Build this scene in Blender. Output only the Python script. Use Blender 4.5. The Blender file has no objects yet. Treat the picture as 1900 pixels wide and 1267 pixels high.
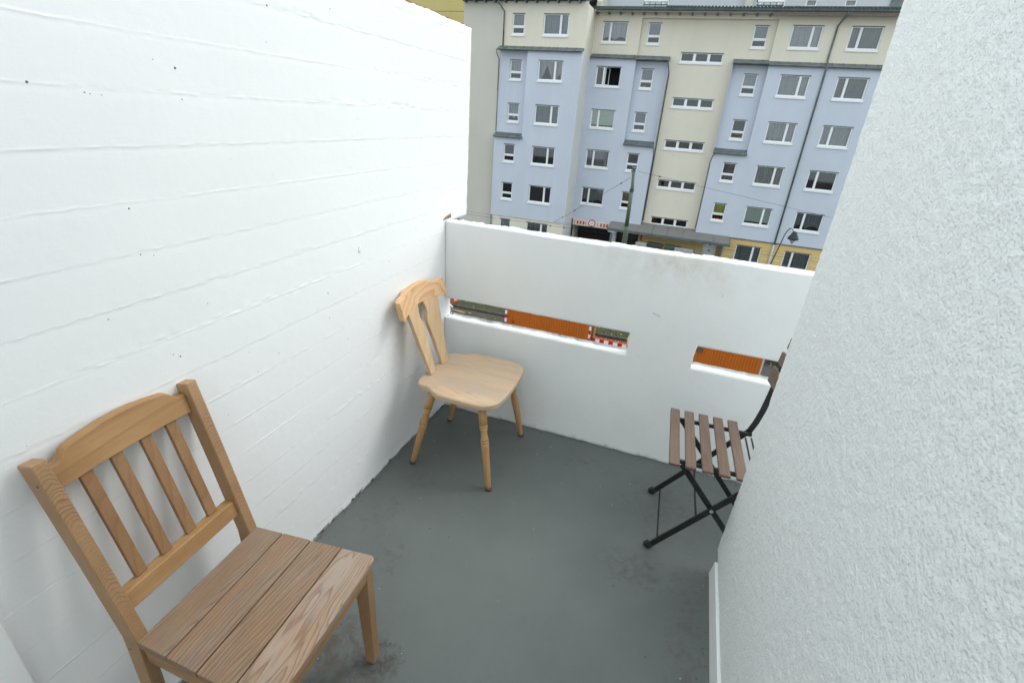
import bpy, bmesh, math, random
import numpy as np
from mathutils import Vector, Matrix, Euler

random.seed(7)
SC = bpy.context.scene
COL = SC.collection
R = math.radians

# ------------------------------------------------------------------ camera
cam_d = bpy.data.cameras.new("camera")
cam = bpy.data.objects.new("camera", cam_d)
COL.objects.link(cam)
cam.location = (1.10391551, -2.16573732, 1.55)
cam.rotation_euler = (1.13485657, -0.0662929790, 0.350010357)
cam_d.sensor_fit = 'HORIZONTAL'
cam_d.sensor_width = 36.0
cam_d.lens = 906.457 / 1900 * 36.0
cam_d.clip_start = 0.03
cam_d.clip_end = 900
cam_d.dof.use_dof = True
cam_d.dof.focus_distance = 2.6
cam_d.dof.aperture_fstop = 9.0
SC.camera = cam

# ------------------------------------------------------------------ light
SUN_DIR = Vector((0.60, 0.50, 0.85)).normalized()      # towards the bright part of the cloud
sun_el = math.asin(SUN_DIR.z)
world = bpy.data.worlds.new("World")
SC.world = world
world.use_nodes = True
wn = world.node_tree.nodes
wl = world.node_tree.links
wn.clear()
w_out = wn.new('ShaderNodeOutputWorld')
w_bg = wn.new('ShaderNodeBackground')
w_sky = wn.new('ShaderNodeTexSky')
w_sky.sky_type = 'NISHITA'
w_sky.sun_disc = False
w_sky.sun_elevation = sun_el
w_sky.sun_rotation = math.atan2(SUN_DIR.x, SUN_DIR.y)
w_sky.air_density = 1.0
w_sky.dust_density = 7.0
w_sky.ozone_density = 1.0
w_hsv = wn.new('ShaderNodeHueSaturation')
w_hsv.inputs['Saturation'].default_value = 0.20
w_bg.inputs['Strength'].default_value = 0.05
wl.new(w_sky.outputs[0], w_hsv.inputs['Color'])
wl.new(w_hsv.outputs[0], w_bg.inputs['Color'])
# closed cloud cover: an even veil in front of the clear-sky model
w_veil = wn.new('ShaderNodeBackground')
w_veil.inputs['Color'].default_value = (0.875, 0.97, 1.0, 1)
w_veil.inputs['Strength'].default_value = 1.04
w_add = wn.new('ShaderNodeAddShader')
wl.new(w_bg.outputs[0], w_add.inputs[0])
wl.new(w_veil.outputs[0], w_add.inputs[1])
wl.new(w_add.outputs[0], w_out.inputs['Surface'])

sun_d = bpy.data.lights.new("sun", 'SUN')
sun_d.energy = 0.36
sun_d.angle = R(18)
sun_d.color = (1.0, 0.97, 0.93)
sun = bpy.data.objects.new("sun", sun_d)
COL.objects.link(sun)
sun.rotation_euler = SUN_DIR.to_track_quat('Z', 'Y').to_euler()

SC.view_settings.view_transform = 'Standard'
SC.view_settings.look = 'None'
SC.view_settings.gamma = 1.0
SC.view_settings.use_curve_mapping = False
SC.view_settings.exposure = 0.51
SC.render.engine = 'CYCLES'
SC.cycles.use_denoising = True
SC.cycles.max_bounces = 8
SC.cycles.diffuse_bounces = 5
SC.cycles.transparent_max_bounces = 12

# ------------------------------------------------------------------ node helpers
def newmat(name):
    m = bpy.data.materials.new(name)
    m.use_nodes = True
    nt = m.node_tree
    b = nt.nodes['Principled BSDF']
    return m, nt, b

def nd(nt, t, **kw):
    n = nt.nodes.new(t)
    for k, v in kw.items():
        if k in n.inputs:
            n.inputs[k].default_value = v
        else:
            setattr(n, k, v)
    return n

def mapping(nt, scale=(1, 1, 1), rnd=0.0, loc=(0, 0, 0)):
    tc = nd(nt, 'ShaderNodeTexCoord')
    src = tc.outputs['Object']
    if rnd:
        oi = nd(nt, 'ShaderNodeObjectInfo')
        mu = nd(nt, 'ShaderNodeMath', operation='MULTIPLY')
        mu.inputs[1].default_value = rnd
        nt.links.new(oi.outputs['Random'], mu.inputs[0])
        ad = nd(nt, 'ShaderNodeVectorMath', operation='ADD')
        nt.links.new(src, ad.inputs[0])
        nt.links.new(mu.outputs[0], ad.inputs[1])
        src = ad.outputs[0]
    mp = nd(nt, 'ShaderNodeMapping')
    mp.inputs['Scale'].default_value = scale
    mp.inputs['Location'].default_value = loc
    nt.links.new(src, mp.inputs['Vector'])
    return mp.outputs[0]

def noise(nt, vec, scale, detail=4, rough=0.55, dist=0.0):
    n = nd(nt, 'ShaderNodeTexNoise')
    n.inputs['Scale'].default_value = scale
    n.inputs['Detail'].default_value = detail
    n.inputs['Roughness'].default_value = rough
    n.inputs['Distortion'].default_value = dist
    nt.links.new(vec, n.inputs['Vector'])
    return n.outputs['Fac']

def ramp(nt, fac, stops):
    r = nd(nt, 'ShaderNodeValToRGB')
    el = r.color_ramp.elements
    while len(el) > 1:
        el.remove(el[-1])
    for i, (p, c) in enumerate(stops):
        e = el[0] if i == 0 else el.new(p)
        e.position = p
        if not hasattr(c, '__len__'):
            c = (c, c, c)
        e.color = (c[0], c[1], c[2], 1)
    nt.links.new(fac, r.inputs['Fac'])
    return r.outputs['Color']

def mix(nt, fac, a, b, mode='MIX'):
    m = nd(nt, 'ShaderNodeMix', data_type='RGBA', blend_type=mode)
    def put(sock, v):
        if hasattr(v, 'links') or isinstance(v, bpy.types.NodeSocket):
            nt.links.new(v, sock)
        elif hasattr(v, '__len__'):
            sock.default_value = (v[0], v[1], v[2], 1)
        else:
            sock.default_value = v
    put(m.inputs[0], fac)
    put(m.inputs[6], a)
    put(m.inputs[7], b)
    return m.outputs[2]

def math_(nt, op, a, b=None, c=None, clamp=False):
    m = nd(nt, 'ShaderNodeMath', operation=op, use_clamp=clamp)
    for i, v in enumerate((a, b, c)):
        if v is None:
            continue
        if isinstance(v, bpy.types.NodeSocket):
            nt.links.new(v, m.inputs[i])
        else:
            m.inputs[i].default_value = v
    return m.outputs[0]

def bump(nt, b, height, dist, strength=1.0):
    n = nd(nt, 'ShaderNodeBump')
    n.inputs['Distance'].default_value = dist
    n.inputs['Strength'].default_value = strength
    nt.links.new(height, n.inputs['Height'])
    nt.links.new(n.outputs[0], b.inputs['Normal'])
    return n

def plain(name, col, rough=0.6, metal=0.0, var=0.12, vscale=6.0, bscale=0, bdist=0.001, spec=0.4):
    m, nt, b = newmat(name)
    v = mapping(nt, rnd=3.0)
    f = noise(nt, v, vscale, 5)
    lo = tuple(c * (1 - var) for c in col)
    hi = tuple(min(1, c * (1 + var)) for c in col)
    nt.links.new(ramp(nt, f, [(0.3, lo), (0.7, hi)]), b.inputs['Base Color'])
    b.inputs['Roughness'].default_value = rough
    b.inputs['Metallic'].default_value = metal
    b.inputs['Specular IOR Level'].default_value = spec
    if bscale:
        bump(nt, b, noise(nt, v, bscale, 4), bdist)
    return m

def wood(name, axis, light, mid, dark, ring=55.0, rough=0.6, contrast=0.8, warp=0.5, bdist=0.0006, grey=None, stretch=0.07, fibre=0.5):
    """grain runs along `axis` (0,1,2) of the object's own coordinates"""
    m, nt, b = newmat(name)
    sc = [1.0, 1.0, 1.0]
    sc[axis] = stretch
    v = mapping(nt, scale=tuple(sc), rnd=7.3)
    w = noise(nt, v, 9.0, 3, 0.5)
    w2 = noise(nt, v, 2.3, 2, 0.5)
    sep = nd(nt, 'ShaderNodeSeparateXYZ')
    nt.links.new(v, sep.inputs[0])
    others = [i for i in range(3) if i != axis]
    s = math_(nt, 'ADD', sep.outputs[others[0]], math_(nt, 'MULTIPLY', sep.outputs[others[1]], 0.7))
    d = math_(nt, 'ADD', s, math_(nt, 'MULTIPLY', w, warp * 0.16))
    d = math_(nt, 'ADD', d, math_(nt, 'MULTIPLY', w2, warp * 0.55))
    ph = math_(nt, 'MULTIPLY', d, ring)
    fr = math_(nt, 'FRACT', ph)
    # asymmetric growth ring: slow rise, quick fall
    line = ramp(nt, fr, [(0.0, 0.15), (0.12, 0.0), (0.62, 0.25), (0.9, 1.0), (1.0, 0.15)])
    sf = [1.0, 1.0, 1.0]
    sf[axis] = 0.035
    vf = mapping(nt, scale=tuple(sf), rnd=5.1)
    fb = noise(nt, vf, 420.0, 3, 0.7)
    fbc = ramp(nt, fb, [(0.35, 0.0), (0.65, 1.0)])
    big = noise(nt, mapping(nt, rnd=9.0), 7.0, 4, 0.6)
    base = mix(nt, ramp(nt, big, [(0.35, 0.0), (0.68, 1.0)]), light, mid)
    if grey is not None:
        base = mix(nt, ramp(nt, noise(nt, mapping(nt, scale=tuple(sc), rnd=2.0), 16.0, 5, 0.65), [(0.42, 0.0), (0.62, 0.85)]), base, grey)
    if grey is not None:
        wp = noise(nt, mapping(nt, scale=tuple(0.35 if i == axis else 1.0 for i in range(3)), rnd=11.0), 13.0, 4, 0.6)
        base = mix(nt, ramp(nt, wp, [(0.50, 0.0), (0.68, 0.55)]), base, (light[0] * 1.12, light[1] * 0.88, light[2] * 0.74))
    c = mix(nt, math_(nt, 'MULTIPLY', line, contrast), base, dark)
    c = mix(nt, math_(nt, 'MULTIPLY', fbc, 0.35 * fibre), c, dark)
    nt.links.new(c, b.inputs['Base Color'])
    b.inputs['Roughness'].default_value = rough
    b.inputs['Specular IOR Level'].default_value = 0.3
    h = math_(nt, 'SUBTRACT', math_(nt, 'MULTIPLY', fb, -0.6), math_(nt, 'MULTIPLY', line, 0.7))
    bump(nt, b, h, bdist)
    return m

# ------------------------------------------------------------------ materials
def mat_white_wall(name, col=(0.80, 0.815, 0.81), fine=0.0008, fscale=260, stains=False):
    m, nt, b = newmat(name)
    v = mapping(nt)
    f = noise(nt, v, 2.2, 6, 0.6)
    c = ramp(nt, f, [(0.3, tuple(x * 0.965 for x in col)), (0.7, col)])
    if stains:
        # brown run marks under the coping, right of the middle
        vs = mapping(nt, scale=(1, 1, 0.8))
        n = noise(nt, vs, 9.0, 8, 0.72)
        sep = nd(nt, 'ShaderNodeSeparateXYZ')
        tc = nd(nt, 'ShaderNodeTexCoord')
        nt.links.new(tc.outputs['Object'], sep.inputs[0])
        mx = math_(nt, 'SUBTRACT', 1.0, math_(nt, 'MULTIPLY', math_(nt, 'ABSOLUTE', math_(nt, 'SUBTRACT', sep.outputs[0], 1.10)), 2.4), clamp=True)
        mz = math_(nt, 'SUBTRACT', 1.0, math_(nt, 'MULTIPLY', math_(nt, 'ABSOLUTE', math_(nt, 'SUBTRACT', sep.outputs[2], 1.005)), 7.0), clamp=True)
        k = math_(nt, 'MULTIPLY', math_(nt, 'MULTIPLY', mx, mz), ramp(nt, n, [(0.42, 0.0), (0.66, 1.0)]))
        c = mix(nt, math_(nt, 'MULTIPLY', k, 0.7), c, (0.52, 0.43, 0.33))
        # grime where the wall meets the floor
        mb = math_(nt, 'SUBTRACT', 1.0, math_(nt, 'MULTIPLY', sep.outputs[2], 30.0), clamp=True)
        n2 = noise(nt, v, 24.0, 6, 0.7)
        c = mix(nt, math_(nt, 'MULTIPLY', mb, ramp(nt, n2, [(0.5, 0.0), (0.68, 0.7)])), c, (0.25, 0.20, 0.15))
        # fine yellowish bloom
        n3 = noise(nt, v, 3.1, 5, 0.6)
        c = mix(nt, ramp(nt, n3, [(0.5, 0.0), (0.75, 0.25)]), c, (0.72, 0.69, 0.62))
    nt.links.new(c, b.inputs['Base Color'])
    b.inputs['Roughness'].default_value = 0.62
    b.inputs['Specular IOR Level'].default_value = 0.35
    h1 = noise(nt, v, fscale, 5, 0.6)
    h2 = noise(nt, v, 45, 3, 0.5)
    h = math_(nt, 'ADD', math_(nt, 'MULTIPLY', h1, 0.6), math_(nt, 'MULTIPLY', h2, 1.2))
    bump(nt, b, h, fine)
    return m

M = {}
M['parapet'] = mat_white_wall('white_masonry_paint', stains=True, fine=0.0006, fscale=170)
M['plaster_smooth'] = mat_white_wall('smooth_white_plaster', fine=0.0003)

def mat_boardwall():
    m, nt, b = newmat('white_board_marked_concrete')
    v = mapping(nt)
    col = (0.82, 0.83, 0.83)
    f = noise(nt, v, 1.7, 6, 0.6)
    c = ramp(nt, f, [(0.3, tuple(x * 0.97 for x in col)), (0.7, col)])
    # peeled paint flecks at the foot of the wall
    sep = nd(nt, 'ShaderNodeSeparateXYZ')
    tc = nd(nt, 'ShaderNodeTexCoord')
    nt.links.new(tc.outputs['Object'], sep.inputs[0])
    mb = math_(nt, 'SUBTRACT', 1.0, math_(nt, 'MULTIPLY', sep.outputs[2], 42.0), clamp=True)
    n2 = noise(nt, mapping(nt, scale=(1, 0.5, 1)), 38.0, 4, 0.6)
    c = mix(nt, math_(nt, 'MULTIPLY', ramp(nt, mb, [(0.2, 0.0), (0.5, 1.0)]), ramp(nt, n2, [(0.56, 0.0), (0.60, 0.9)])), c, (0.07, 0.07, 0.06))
    nt.links.new(c, b.inputs['Base Color'])
    b.inputs['Roughness'].default_value = 0.5
    b.inputs['Specular IOR Level'].default_value = 0.4
    vg = mapping(nt, scale=(1, 0.12, 1))
    g = noise(nt, vg, 160, 4, 0.65)
    h1 = noise(nt, v, 220, 4, 0.6)
    h2 = noise(nt, v, 30, 3, 0.5)
    h = math_(nt, 'ADD', math_(nt, 'ADD', math_(nt, 'MULTIPLY', h1, 0.35), math_(nt, 'MULTIPLY', h2, 1.0)), math_(nt, 'MULTIPLY', g, 0.6))
    bump(nt, b, h, 0.00045)
    return m
M['boardwall'] = mat_boardwall()

def mat_stucco():
    m, nt, b = newmat('white_roughcast_render')
    v = mapping(nt)
    n = noise(nt, v, 95, 5, 0.6, 0.4)
    c = ramp(nt, n, [(0.28, (0.78, 0.80, 0.80)), (0.5, (0.80, 0.82, 0.82)), (1.0, (0.82, 0.84, 0.84))])
    nt.links.new(c, b.inputs['Base Color'])
    b.inputs['Roughness'].default_value = 0.75
    b.inputs['Specular IOR Level'].default_value = 0.25
    h1 = ramp(nt, noise(nt, v, 175, 3, 0.6), [(0.28, 0.0), (0.50, 0.70), (0.78, 1.0)])
    h2 = noise(nt, v, 420, 3, 0.6)
    bump(nt, b, math_(nt, 'ADD', h1, math_(nt, 'MULTIPLY', h2, 0.55)), 0.0021)
    return m
M['stucco'] = mat_stucco()

def mat_floor():
    m, nt, b = newmat('grey_floor_coating')
    v = mapping(nt)
    f = noise(nt, v, 3.0, 6, 0.6)
    c = ramp(nt, f, [(0.3, (0.101, 0.115, 0.109)), (0.7, (0.124, 0.138, 0.131))])
    f2 = noise(nt, v, 60.0, 4, 0.6)
    c = mix(nt, ramp(nt, f2, [(0.35, 0.0), (0.7, 0.25)]), c, (0.14, 0.155, 0.148))
    def blob(x, y, rx, ry, nscale, lo, hi, col, k, cc):
        sep = nd(nt, 'ShaderNodeSeparateXYZ')
        tc = nd(nt, 'ShaderNodeTexCoord')
        nt.links.new(tc.outputs['Object'], sep.inputs[0])
        dx = math_(nt, 'DIVIDE', math_(nt, 'SUBTRACT', sep.outputs[0], x), rx)
        dy = math_(nt, 'DIVIDE', math_(nt, 'SUBTRACT', sep.outputs[1], y), ry)
        d = math_(nt, 'ADD', math_(nt, 'MULTIPLY', dx, dx), math_(nt, 'MULTIPLY', dy, dy))
        msk = math_(nt, 'SUBTRACT', 1.0, d, clamp=True)
        n = noise(nt, mapping(nt, loc=(x * 3, y, 0)), nscale, 7, 0.68, 0.8)
        kk = math_(nt, 'MULTIPLY', ramp(nt, math_(nt, 'MULTIPLY', n, math_(nt, 'POWER', msk, 0.35)), [(lo, 0.0), (hi + .03, 1.0)]), k * 0.65)
        return mix(nt, kk, cc, col)
    brown = (0.085, 0.068, 0.055)
    c = blob(0.36, -1.42, 0.22, 0.20, 20, 0.40, 0.58, brown, 1.35, c)
    c = blob(0.48, -1.38, 0.12, 0.10, 26, 0.38, 0.56, (0.05, 0.044, 0.038), 1.3, c)
    c = blob(0.31, -1.06, 0.11, 0.16, 24, 0.46, 0.56, brown, 0.75, c)
    c = blob(0.17, -0.86, 0.16, 0.2, 26, 0.45, 0.62, (0.085, 0.07, 0.058), 0.7, c)
    c = blob(0.19, -0.60, 0.17, 0.15, 30, 0.45, 0.62, (0.08, 0.07, 0.06), 0.6, c)
    c = blob(1.19, -0.72, 0.24, 0.14, 34, 0.42, 0.62, (0.06, 0.05, 0.043), 0.8, c)
    c = blob(0.88, -0.17, 0.25, 0.14, 38, 0.45, 0.62, (0.08, 0.062, 0.05), 0.7, c)
    c = blob(1.25, -0.30, 0.34, 0.36, 26, 0.42, 0.64, (0.07, 0.06, 0.052), 0.6, c)
    c = blob(1.38, -0.95, 0.10, 0.50, 30, 0.42, 0.62, (0.075, 0.06, 0.053), 0.7, c)
    # scattered specks, grit
    vo = nd(nt, 'ShaderNodeTexVoronoi')
    vo.inputs['Scale'].default_value = 17.0
    nt.links.new(mapping(nt), vo.inputs['Vector'])
    sp = ramp(nt, vo.outputs['Distance'], [(0.0, 1.0), (0.055, 0.8), (0.085, 0.0)])
    gate = ramp(nt, noise(nt, mapping(nt), 8.0, 2), [(0.48, 0.0), (0.56, 0.8)])
    c = mix(nt, math_(nt, 'MULTIPLY', sp, gate), c, (0.06, 0.055, 0.05))
    vo2 = nd(nt, 'ShaderNodeTexVoronoi')
    vo2.inputs['Scale'].default_value = 7.0
    nt.links.new(mapping(nt, loc=(3.3, 1.2, 0)), vo2.inputs['Vector'])
    sp2 = ramp(nt, vo2.outputs['Distance'], [(0.0, 1.0), (0.02, 0.8), (0.03, 0.0)])
    c = mix(nt, math_(nt, 'MULTIPLY', sp2, 0.6), c, (0.5, 0.5, 0.48))
    nt.links.new(c, b.inputs['Base Color'])
    r = ramp(nt, f2, [(0.3, 0.42), (0.7, 0.62)])
    nt.links.new(r, b.inputs['Roughness'])
    b.inputs['Specular IOR Level'].default_value = 0.4
    bump(nt, b, math_(nt, 'ADD', noise(nt, v, 300, 3), math_(nt, 'MULTIPLY', noise(nt, v, 18, 4), 2.0)), 0.0006)
    return m
M['floor'] = mat_floor()

# woods
TE_L, TE_M, TE_D = (0.345, 0.235, 0.150), (0.295, 0.185, 0.112), (0.110, 0.062, 0.035)
M['teak_seat'] = wood('weathered_teak', 1, TE_L, TE_M, TE_D, ring=150, rough=0.75, contrast=0.52, warp=0.65, bdist=0.0010, grey=(0.29, 0.235, 0.185), stretch=0.10, fibre=1.0)
M['teak_front'] = wood('weathered_teak_cathedral', 1, (0.43, 0.32, 0.225), (0.37, 0.25, 0.165), (0.165, 0.088, 0.05), ring=120, rough=0.75, contrast=0.60, warp=0.95, bdist=0.0008, grey=(0.40, 0.33, 0.28), stretch=0.16, fibre=0.8)
M['teak_rail'] = wood('golden_oiled_rail', 1, (0.43, 0.255, 0.115), (0.36, 0.20, 0.085), (0.22, 0.115, 0.05), ring=60, rough=0.5, contrast=0.35, warp=0.5, fibre=0.8)
M['teak_post'] = wood('golden_oiled_post', 2, (0.42, 0.245, 0.115), (0.34, 0.185, 0.08), (0.15, 0.07, 0.03), ring=46, rough=0.55, contrast=0.7, warp=1.3, fibre=0.6, stretch=0.5)
def post_wood():
    m, nt, b = newmat('oiled_post_with_arched_rings')
    tc = nd(nt, 'ShaderNodeTexCoord')
    sep = nd(nt, 'ShaderNodeSeparateXYZ')
    nt.links.new(tc.outputs['Object'], sep.inputs[0])
    v = mapping(nt, rnd=4.0)
    yy_ = math_(nt, 'DIVIDE', math_(nt, 'SUBTRACT', math_(nt, 'ABSOLUTE', sep.outputs[1]), 0.166), 0.014)
    arc = math_(nt, 'MULTIPLY', math_(nt, 'MULTIPLY', yy_, yy_), 0.006)
    xx_ = math_(nt, 'MULTIPLY', sep.outputs[0], 4.0)
    d = math_(nt, 'ADD', math_(nt, 'ADD', math_(nt, 'ADD', sep.outputs[2], arc), math_(nt, 'MULTIPLY', xx_, 0.0)), math_(nt, 'MULTIPLY', noise(nt, v, 11.0, 3), 0.06))
    fr = math_(nt, 'FRACT', math_(nt, 'MULTIPLY', d, 105.0))
    line = ramp(nt, fr, [(0.0, 0.1), (0.15, 0.0), (0.6, 0.3), (0.88, 1.0), (1.0, 0.1)])
    # rings only show on the face across the growth, in the middle stretch
    geo = nd(nt, 'ShaderNodeNewGeometry')
    sn = nd(nt, 'ShaderNodeSeparateXYZ')
    nt.links.new(tc.outputs['Normal'], sn.inputs[0])
    face = ramp(nt, math_(nt, 'ABSOLUTE', sn.outputs[0]), [(0.5, 0.0), (0.8, 1.0)])
    amt = math_(nt, 'MULTIPLY', face, ramp(nt, noise(nt, mapping(nt, scale=(.2, .2, 1), rnd=2.0), 6.0, 2), [(0.35, 0.35), (0.6, 1.0)]))
    big = noise(nt, mapping(nt, rnd=9.0), 7.0, 4, 0.6)
    base = mix(nt, ramp(nt, big, [(0.35, 0.0), (0.68, 1.0)]), (0.42, 0.255, 0.13), (0.34, 0.195, 0.095))
    fb = noise(nt, mapping(nt, scale=(1, 1, 0.035), rnd=5.1), 420.0, 3, 0.7)
    c = mix(nt, math_(nt, 'MULTIPLY', math_(nt, 'MULTIPLY', line, amt), 0.62), base, (0.17, 0.085, 0.04))
    c = mix(nt, math_(nt, 'MULTIPLY', ramp(nt, fb, [(0.35, 0.0), (0.65, 1.0)]), 0.25), c, (0.18, 0.09, 0.04))
    nt.links.new(c, b.inputs['Base Color'])
    b.inputs['Roughness'].default_value = 0.55
    bump(nt, b, math_(nt, 'MULTIPLY', math_(nt, 'MULTIPLY', line, amt), -1.0), 0.0006)
    return m
M['teak_post'] = post_wood()
M['teak_slat'] = wood('golden_oiled_slat', 2, (0.335, 0.195, 0.095), (0.28, 0.15, 0.07), (0.18, 0.09, 0.042), ring=50, rough=0.55, contrast=0.35, warp=0.4, fibre=0.9)
M['teak_apron'] = wood('golden_oiled_apron', 0, (0.40, 0.24, 0.12), (0.33, 0.18, 0.085), (0.2, 0.1, 0.045), ring=50, rough=0.55, contrast=0.4, warp=0.4)
M['beech_seat'] = wood('greyed_beech_seat', 0, (0.58, 0.44, 0.30), (0.55, 0.40, 0.26), (0.30, 0.215, 0.15), ring=42, rough=0.6, contrast=0.34, warp=1.2, bdist=0.0002, grey=(0.45, 0.355, 0.27), stretch=0.16, fibre=0.8)
M['beech_rail'] = wood('pink_beech_rail', 1, (0.68, 0.45, 0.26), (0.65, 0.40, 0.215), (0.46, 0.24, 0.105), ring=34, rough=0.5, contrast=0.7, warp=1.0, bdist=0.0002, stretch=0.22, fibre=0.35)
M['beech_back'] = wood('pale_beech_slat', 2, (0.62, 0.44, 0.27), (0.55, 0.38, 0.225), (0.38, 0.24, 0.13), ring=30, rough=0.55, contrast=0.3, warp=0.5, bdist=0.0002, fibre=0.5)
M['beech_leg'] = wood('honey_beech_leg', 2, (0.50, 0.30, 0.14), (0.44, 0.245, 0.105), (0.30, 0.155, 0.06), ring=40, rough=0.45, contrast=0.3, warp=0.4, bdist=0.0002, fibre=0.5)
M['brown_slat'] = wood('brown_stained_slat', 1, (0.200, 0.135, 0.105), (0.170, 0.110, 0.083), (0.10, 0.062, 0.046), ring=48, rough=0.6, contrast=0.4, warp=0.8, bdist=0.0004, fibre=0.6, stretch=0.12)
M['black_metal'] = plain('dark_green_black_metal', (0.022, 0.026, 0.024), rough=0.42, metal=0.3, var=0.25, vscale=30, bscale=200, bdist=0.0002)
M['black_plastic'] = plain('black_plastic', (0.018, 0.019, 0.021), rough=0.5, var=0.2)
M['steel'] = plain('steel_rivet', (0.5, 0.5, 0.5), rough=0.4, metal=0.9)
M['glide'] = plain('brown_glide', (0.05, 0.035, 0.03), rough=0.5)
M['hole_shade'] = plain('hole_shade', (0.12, 0.125, 0.12), rough=0.9)  # dark tone stands in for the shade inside small holes

def facade(name, col, var=0.042):
    m, nt, b = newmat(name)
    v = mapping(nt)
    n1 = noise(nt, v, 0.5, 5, 0.6)
    n2 = noise(nt, mapping(nt, scale=(1, 1, 0.1)), 1.6, 5, 0.6)
    n3 = noise(nt, v, 9.0, 4, 0.7)
    k = math_(nt, 'ADD', math_(nt, 'ADD', math_(nt, 'MULTIPLY', n1, 0.4), math_(nt, 'MULTIPLY', n2, 0.35)), math_(nt, 'MULTIPLY', n3, 0.25))
    c = ramp(nt, k, [(0.3, tuple(x * (1 - 2.2 * var) for x in col)), (0.7, tuple(x * (1 + var) for x in col))])
    nt.links.new(c, b.inputs['Base Color'])
    b.inputs['Roughness'].default_value = 0.85
    b.inputs['Specular IOR Level'].default_value = 0.2
    bump(nt, b, noise(nt, v, 14, 4, 0.7), 0.012)
    return m
M['blue'] = facade('pale_blue_render', (0.505, 0.55, 0.635))
M['cream'] = facade('cream_render', (0.655, 0.62, 0.525))
M['cream_grey'] = facade('grey_cream_render', (0.52, 0.51, 0.455))
M['pale'] = facade('pale_off_white_render', (0.60, 0.61, 0.60))
M['yellow'] = facade('ochre_render', (0.60, 0.44, 0.19))
M['grey_render'] = facade('pale_grey_render', (0.50, 0.52, 0.55))
M['mustard'] = facade('mustard_panel', (0.50, 0.42, 0.18))
M['zinc'] = plain('weathered_zinc', (0.125, 0.15, 0.148), rough=0.45, metal=0.35, var=0.3, vscale=2.5)
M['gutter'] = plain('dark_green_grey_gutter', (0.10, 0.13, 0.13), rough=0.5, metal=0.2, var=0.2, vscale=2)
M['roof_tile'] = plain('dark_green_roof_tile', (0.06, 0.085, 0.08), rough=0.6, var=0.3)
M['frame'] = plain('white_window_frame', (0.72, 0.74, 0.76), rough=0.35, var=0.02)
M['room'] = plain('dark_room', (0.035, 0.033, 0.032), rough=0.9, var=0.3)  # near-black tone stands in for unlit interiors
M['curtain'] = plain('net_curtain', (0.40, 0.42, 0.43), rough=0.9, var=0.08, vscale=12)
M['curtain_grey'] = plain('grey_curtain', (0.20, 0.22, 0.215), rough=0.9, var=0.15, vscale=10)
M['blind_green'] = plain('pale_green_blind', (0.50, 0.58, 0.50), rough=0.8, var=0.03)
M['blind_grey'] = plain('grey_roller_shutter', (0.24, 0.26, 0.30), rough=0.7, var=0.06)
M['pot_red'] = plain('terracotta_and_red', (0.40, 0.10, 0.06), rough=0.7, var=0.3)
M['pot_plant'] = plain('houseplant_green', (0.10, 0.22, 0.05), rough=0.8, var=0.4, vscale=40)
M['asphalt'] = plain('asphalt', (0.055, 0.057, 0.058), rough=0.9, var=0.2, vscale=1.0, bscale=60, bdist=0.004)
M['paving'] = plain('grey_paving', (0.22, 0.22, 0.21), rough=0.9, var=0.15, vscale=3.0, bscale=30, bdist=0.004)
M['kerbstone'] = plain('dark_wet_kerb', (0.07, 0.068, 0.062), rough=0.8, var=0.3, vscale=5, bscale=40, bdist=0.004)
M['paint_white'] = plain('road_white', (0.7, 0.7, 0.7), rough=0.6)
M['steel_rail'] = plain('tram_rail', (0.28, 0.26, 0.25), rough=0.35, metal=0.9)

def mat_ground(name, a, b_, c_):
    m, nt, b = newmat(name)
    v = mapping(nt)
    n = noise(nt, v, 3.0, 8, 0.7)
    n2 = noise(nt, v, 22.0, 5, 0.7)
    c = ramp(nt, n, [(0.35, a), (0.6, b_)])
    c = mix(nt, ramp(nt, n2, [(0.5, 0.0), (0.7, 0.8)]), c, c_)
    nt.links.new(c, b.inputs['Base Color'])
    b.inputs['Roughness'].default_value = 0.95
    bump(nt, b, n2, 0.05)
    return m
M['lawn'] = mat_ground('autumn_lawn', (0.050, 0.058, 0.028), (0.070, 0.080, 0.038), (0.095, 0.078, 0.048))
M['soil'] = mat_ground('damp_soil', (0.055, 0.048, 0.036), (0.085, 0.072, 0.052), (0.075, 0.085, 0.040))

def mat_glass():
    m = bpy.data.materials.new('window_glass')
    m.use_nodes = True
    nt = m.node_tree
    nt.nodes.clear()
    out = nd(nt, 'ShaderNodeOutputMaterial')
    tr = nd(nt, 'ShaderNodeBsdfTransparent')
    tr.inputs[0].default_value = (0.86, 0.89, 0.90, 1)
    gl = nd(nt, 'ShaderNodeBsdfGlossy')
    gl.inputs['Roughness'].default_value = 0.03
    gl.inputs['Color'].default_value = (0.92, 0.96, 1.0, 1)
    fr = nd(nt, 'ShaderNodeFresnel')
    fr.inputs['IOR'].default_value = 1.6
    mx = nd(nt, 'ShaderNodeMixShader')
    nt.links.new(math_(nt, 'ADD', fr.outputs[0], 0.03), mx.inputs[0])
    nt.links.new(tr.outputs[0], mx.inputs[1])
    nt.links.new(gl.outputs[0], mx.inputs[2])
    nt.links.new(mx.outputs[0], out.inputs[0])
    return m
M['glass'] = mat_glass()

# ------------------------------------------------------------------ object helpers
def link(name, me, mat, parent=None, label=None, cat=None, group=None, kind=None, smooth=False, loc=None, rot=None):
    o = bpy.data.objects.new(name, me)
    COL.objects.link(o)
    if mat is not None:
        for mm in (mat if isinstance(mat, (list, tuple)) else [mat]):
            me.materials.append(mm)
    if parent is not None:
        o.parent = parent
    if loc is not None:
        o.location = loc
    if rot is not None:
        o.rotation_euler = rot
    tag(o, label, cat, group, kind)
    if smooth:
        me.polygons.foreach_set('use_smooth', [True] * len(me.polygons))
    return o

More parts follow.
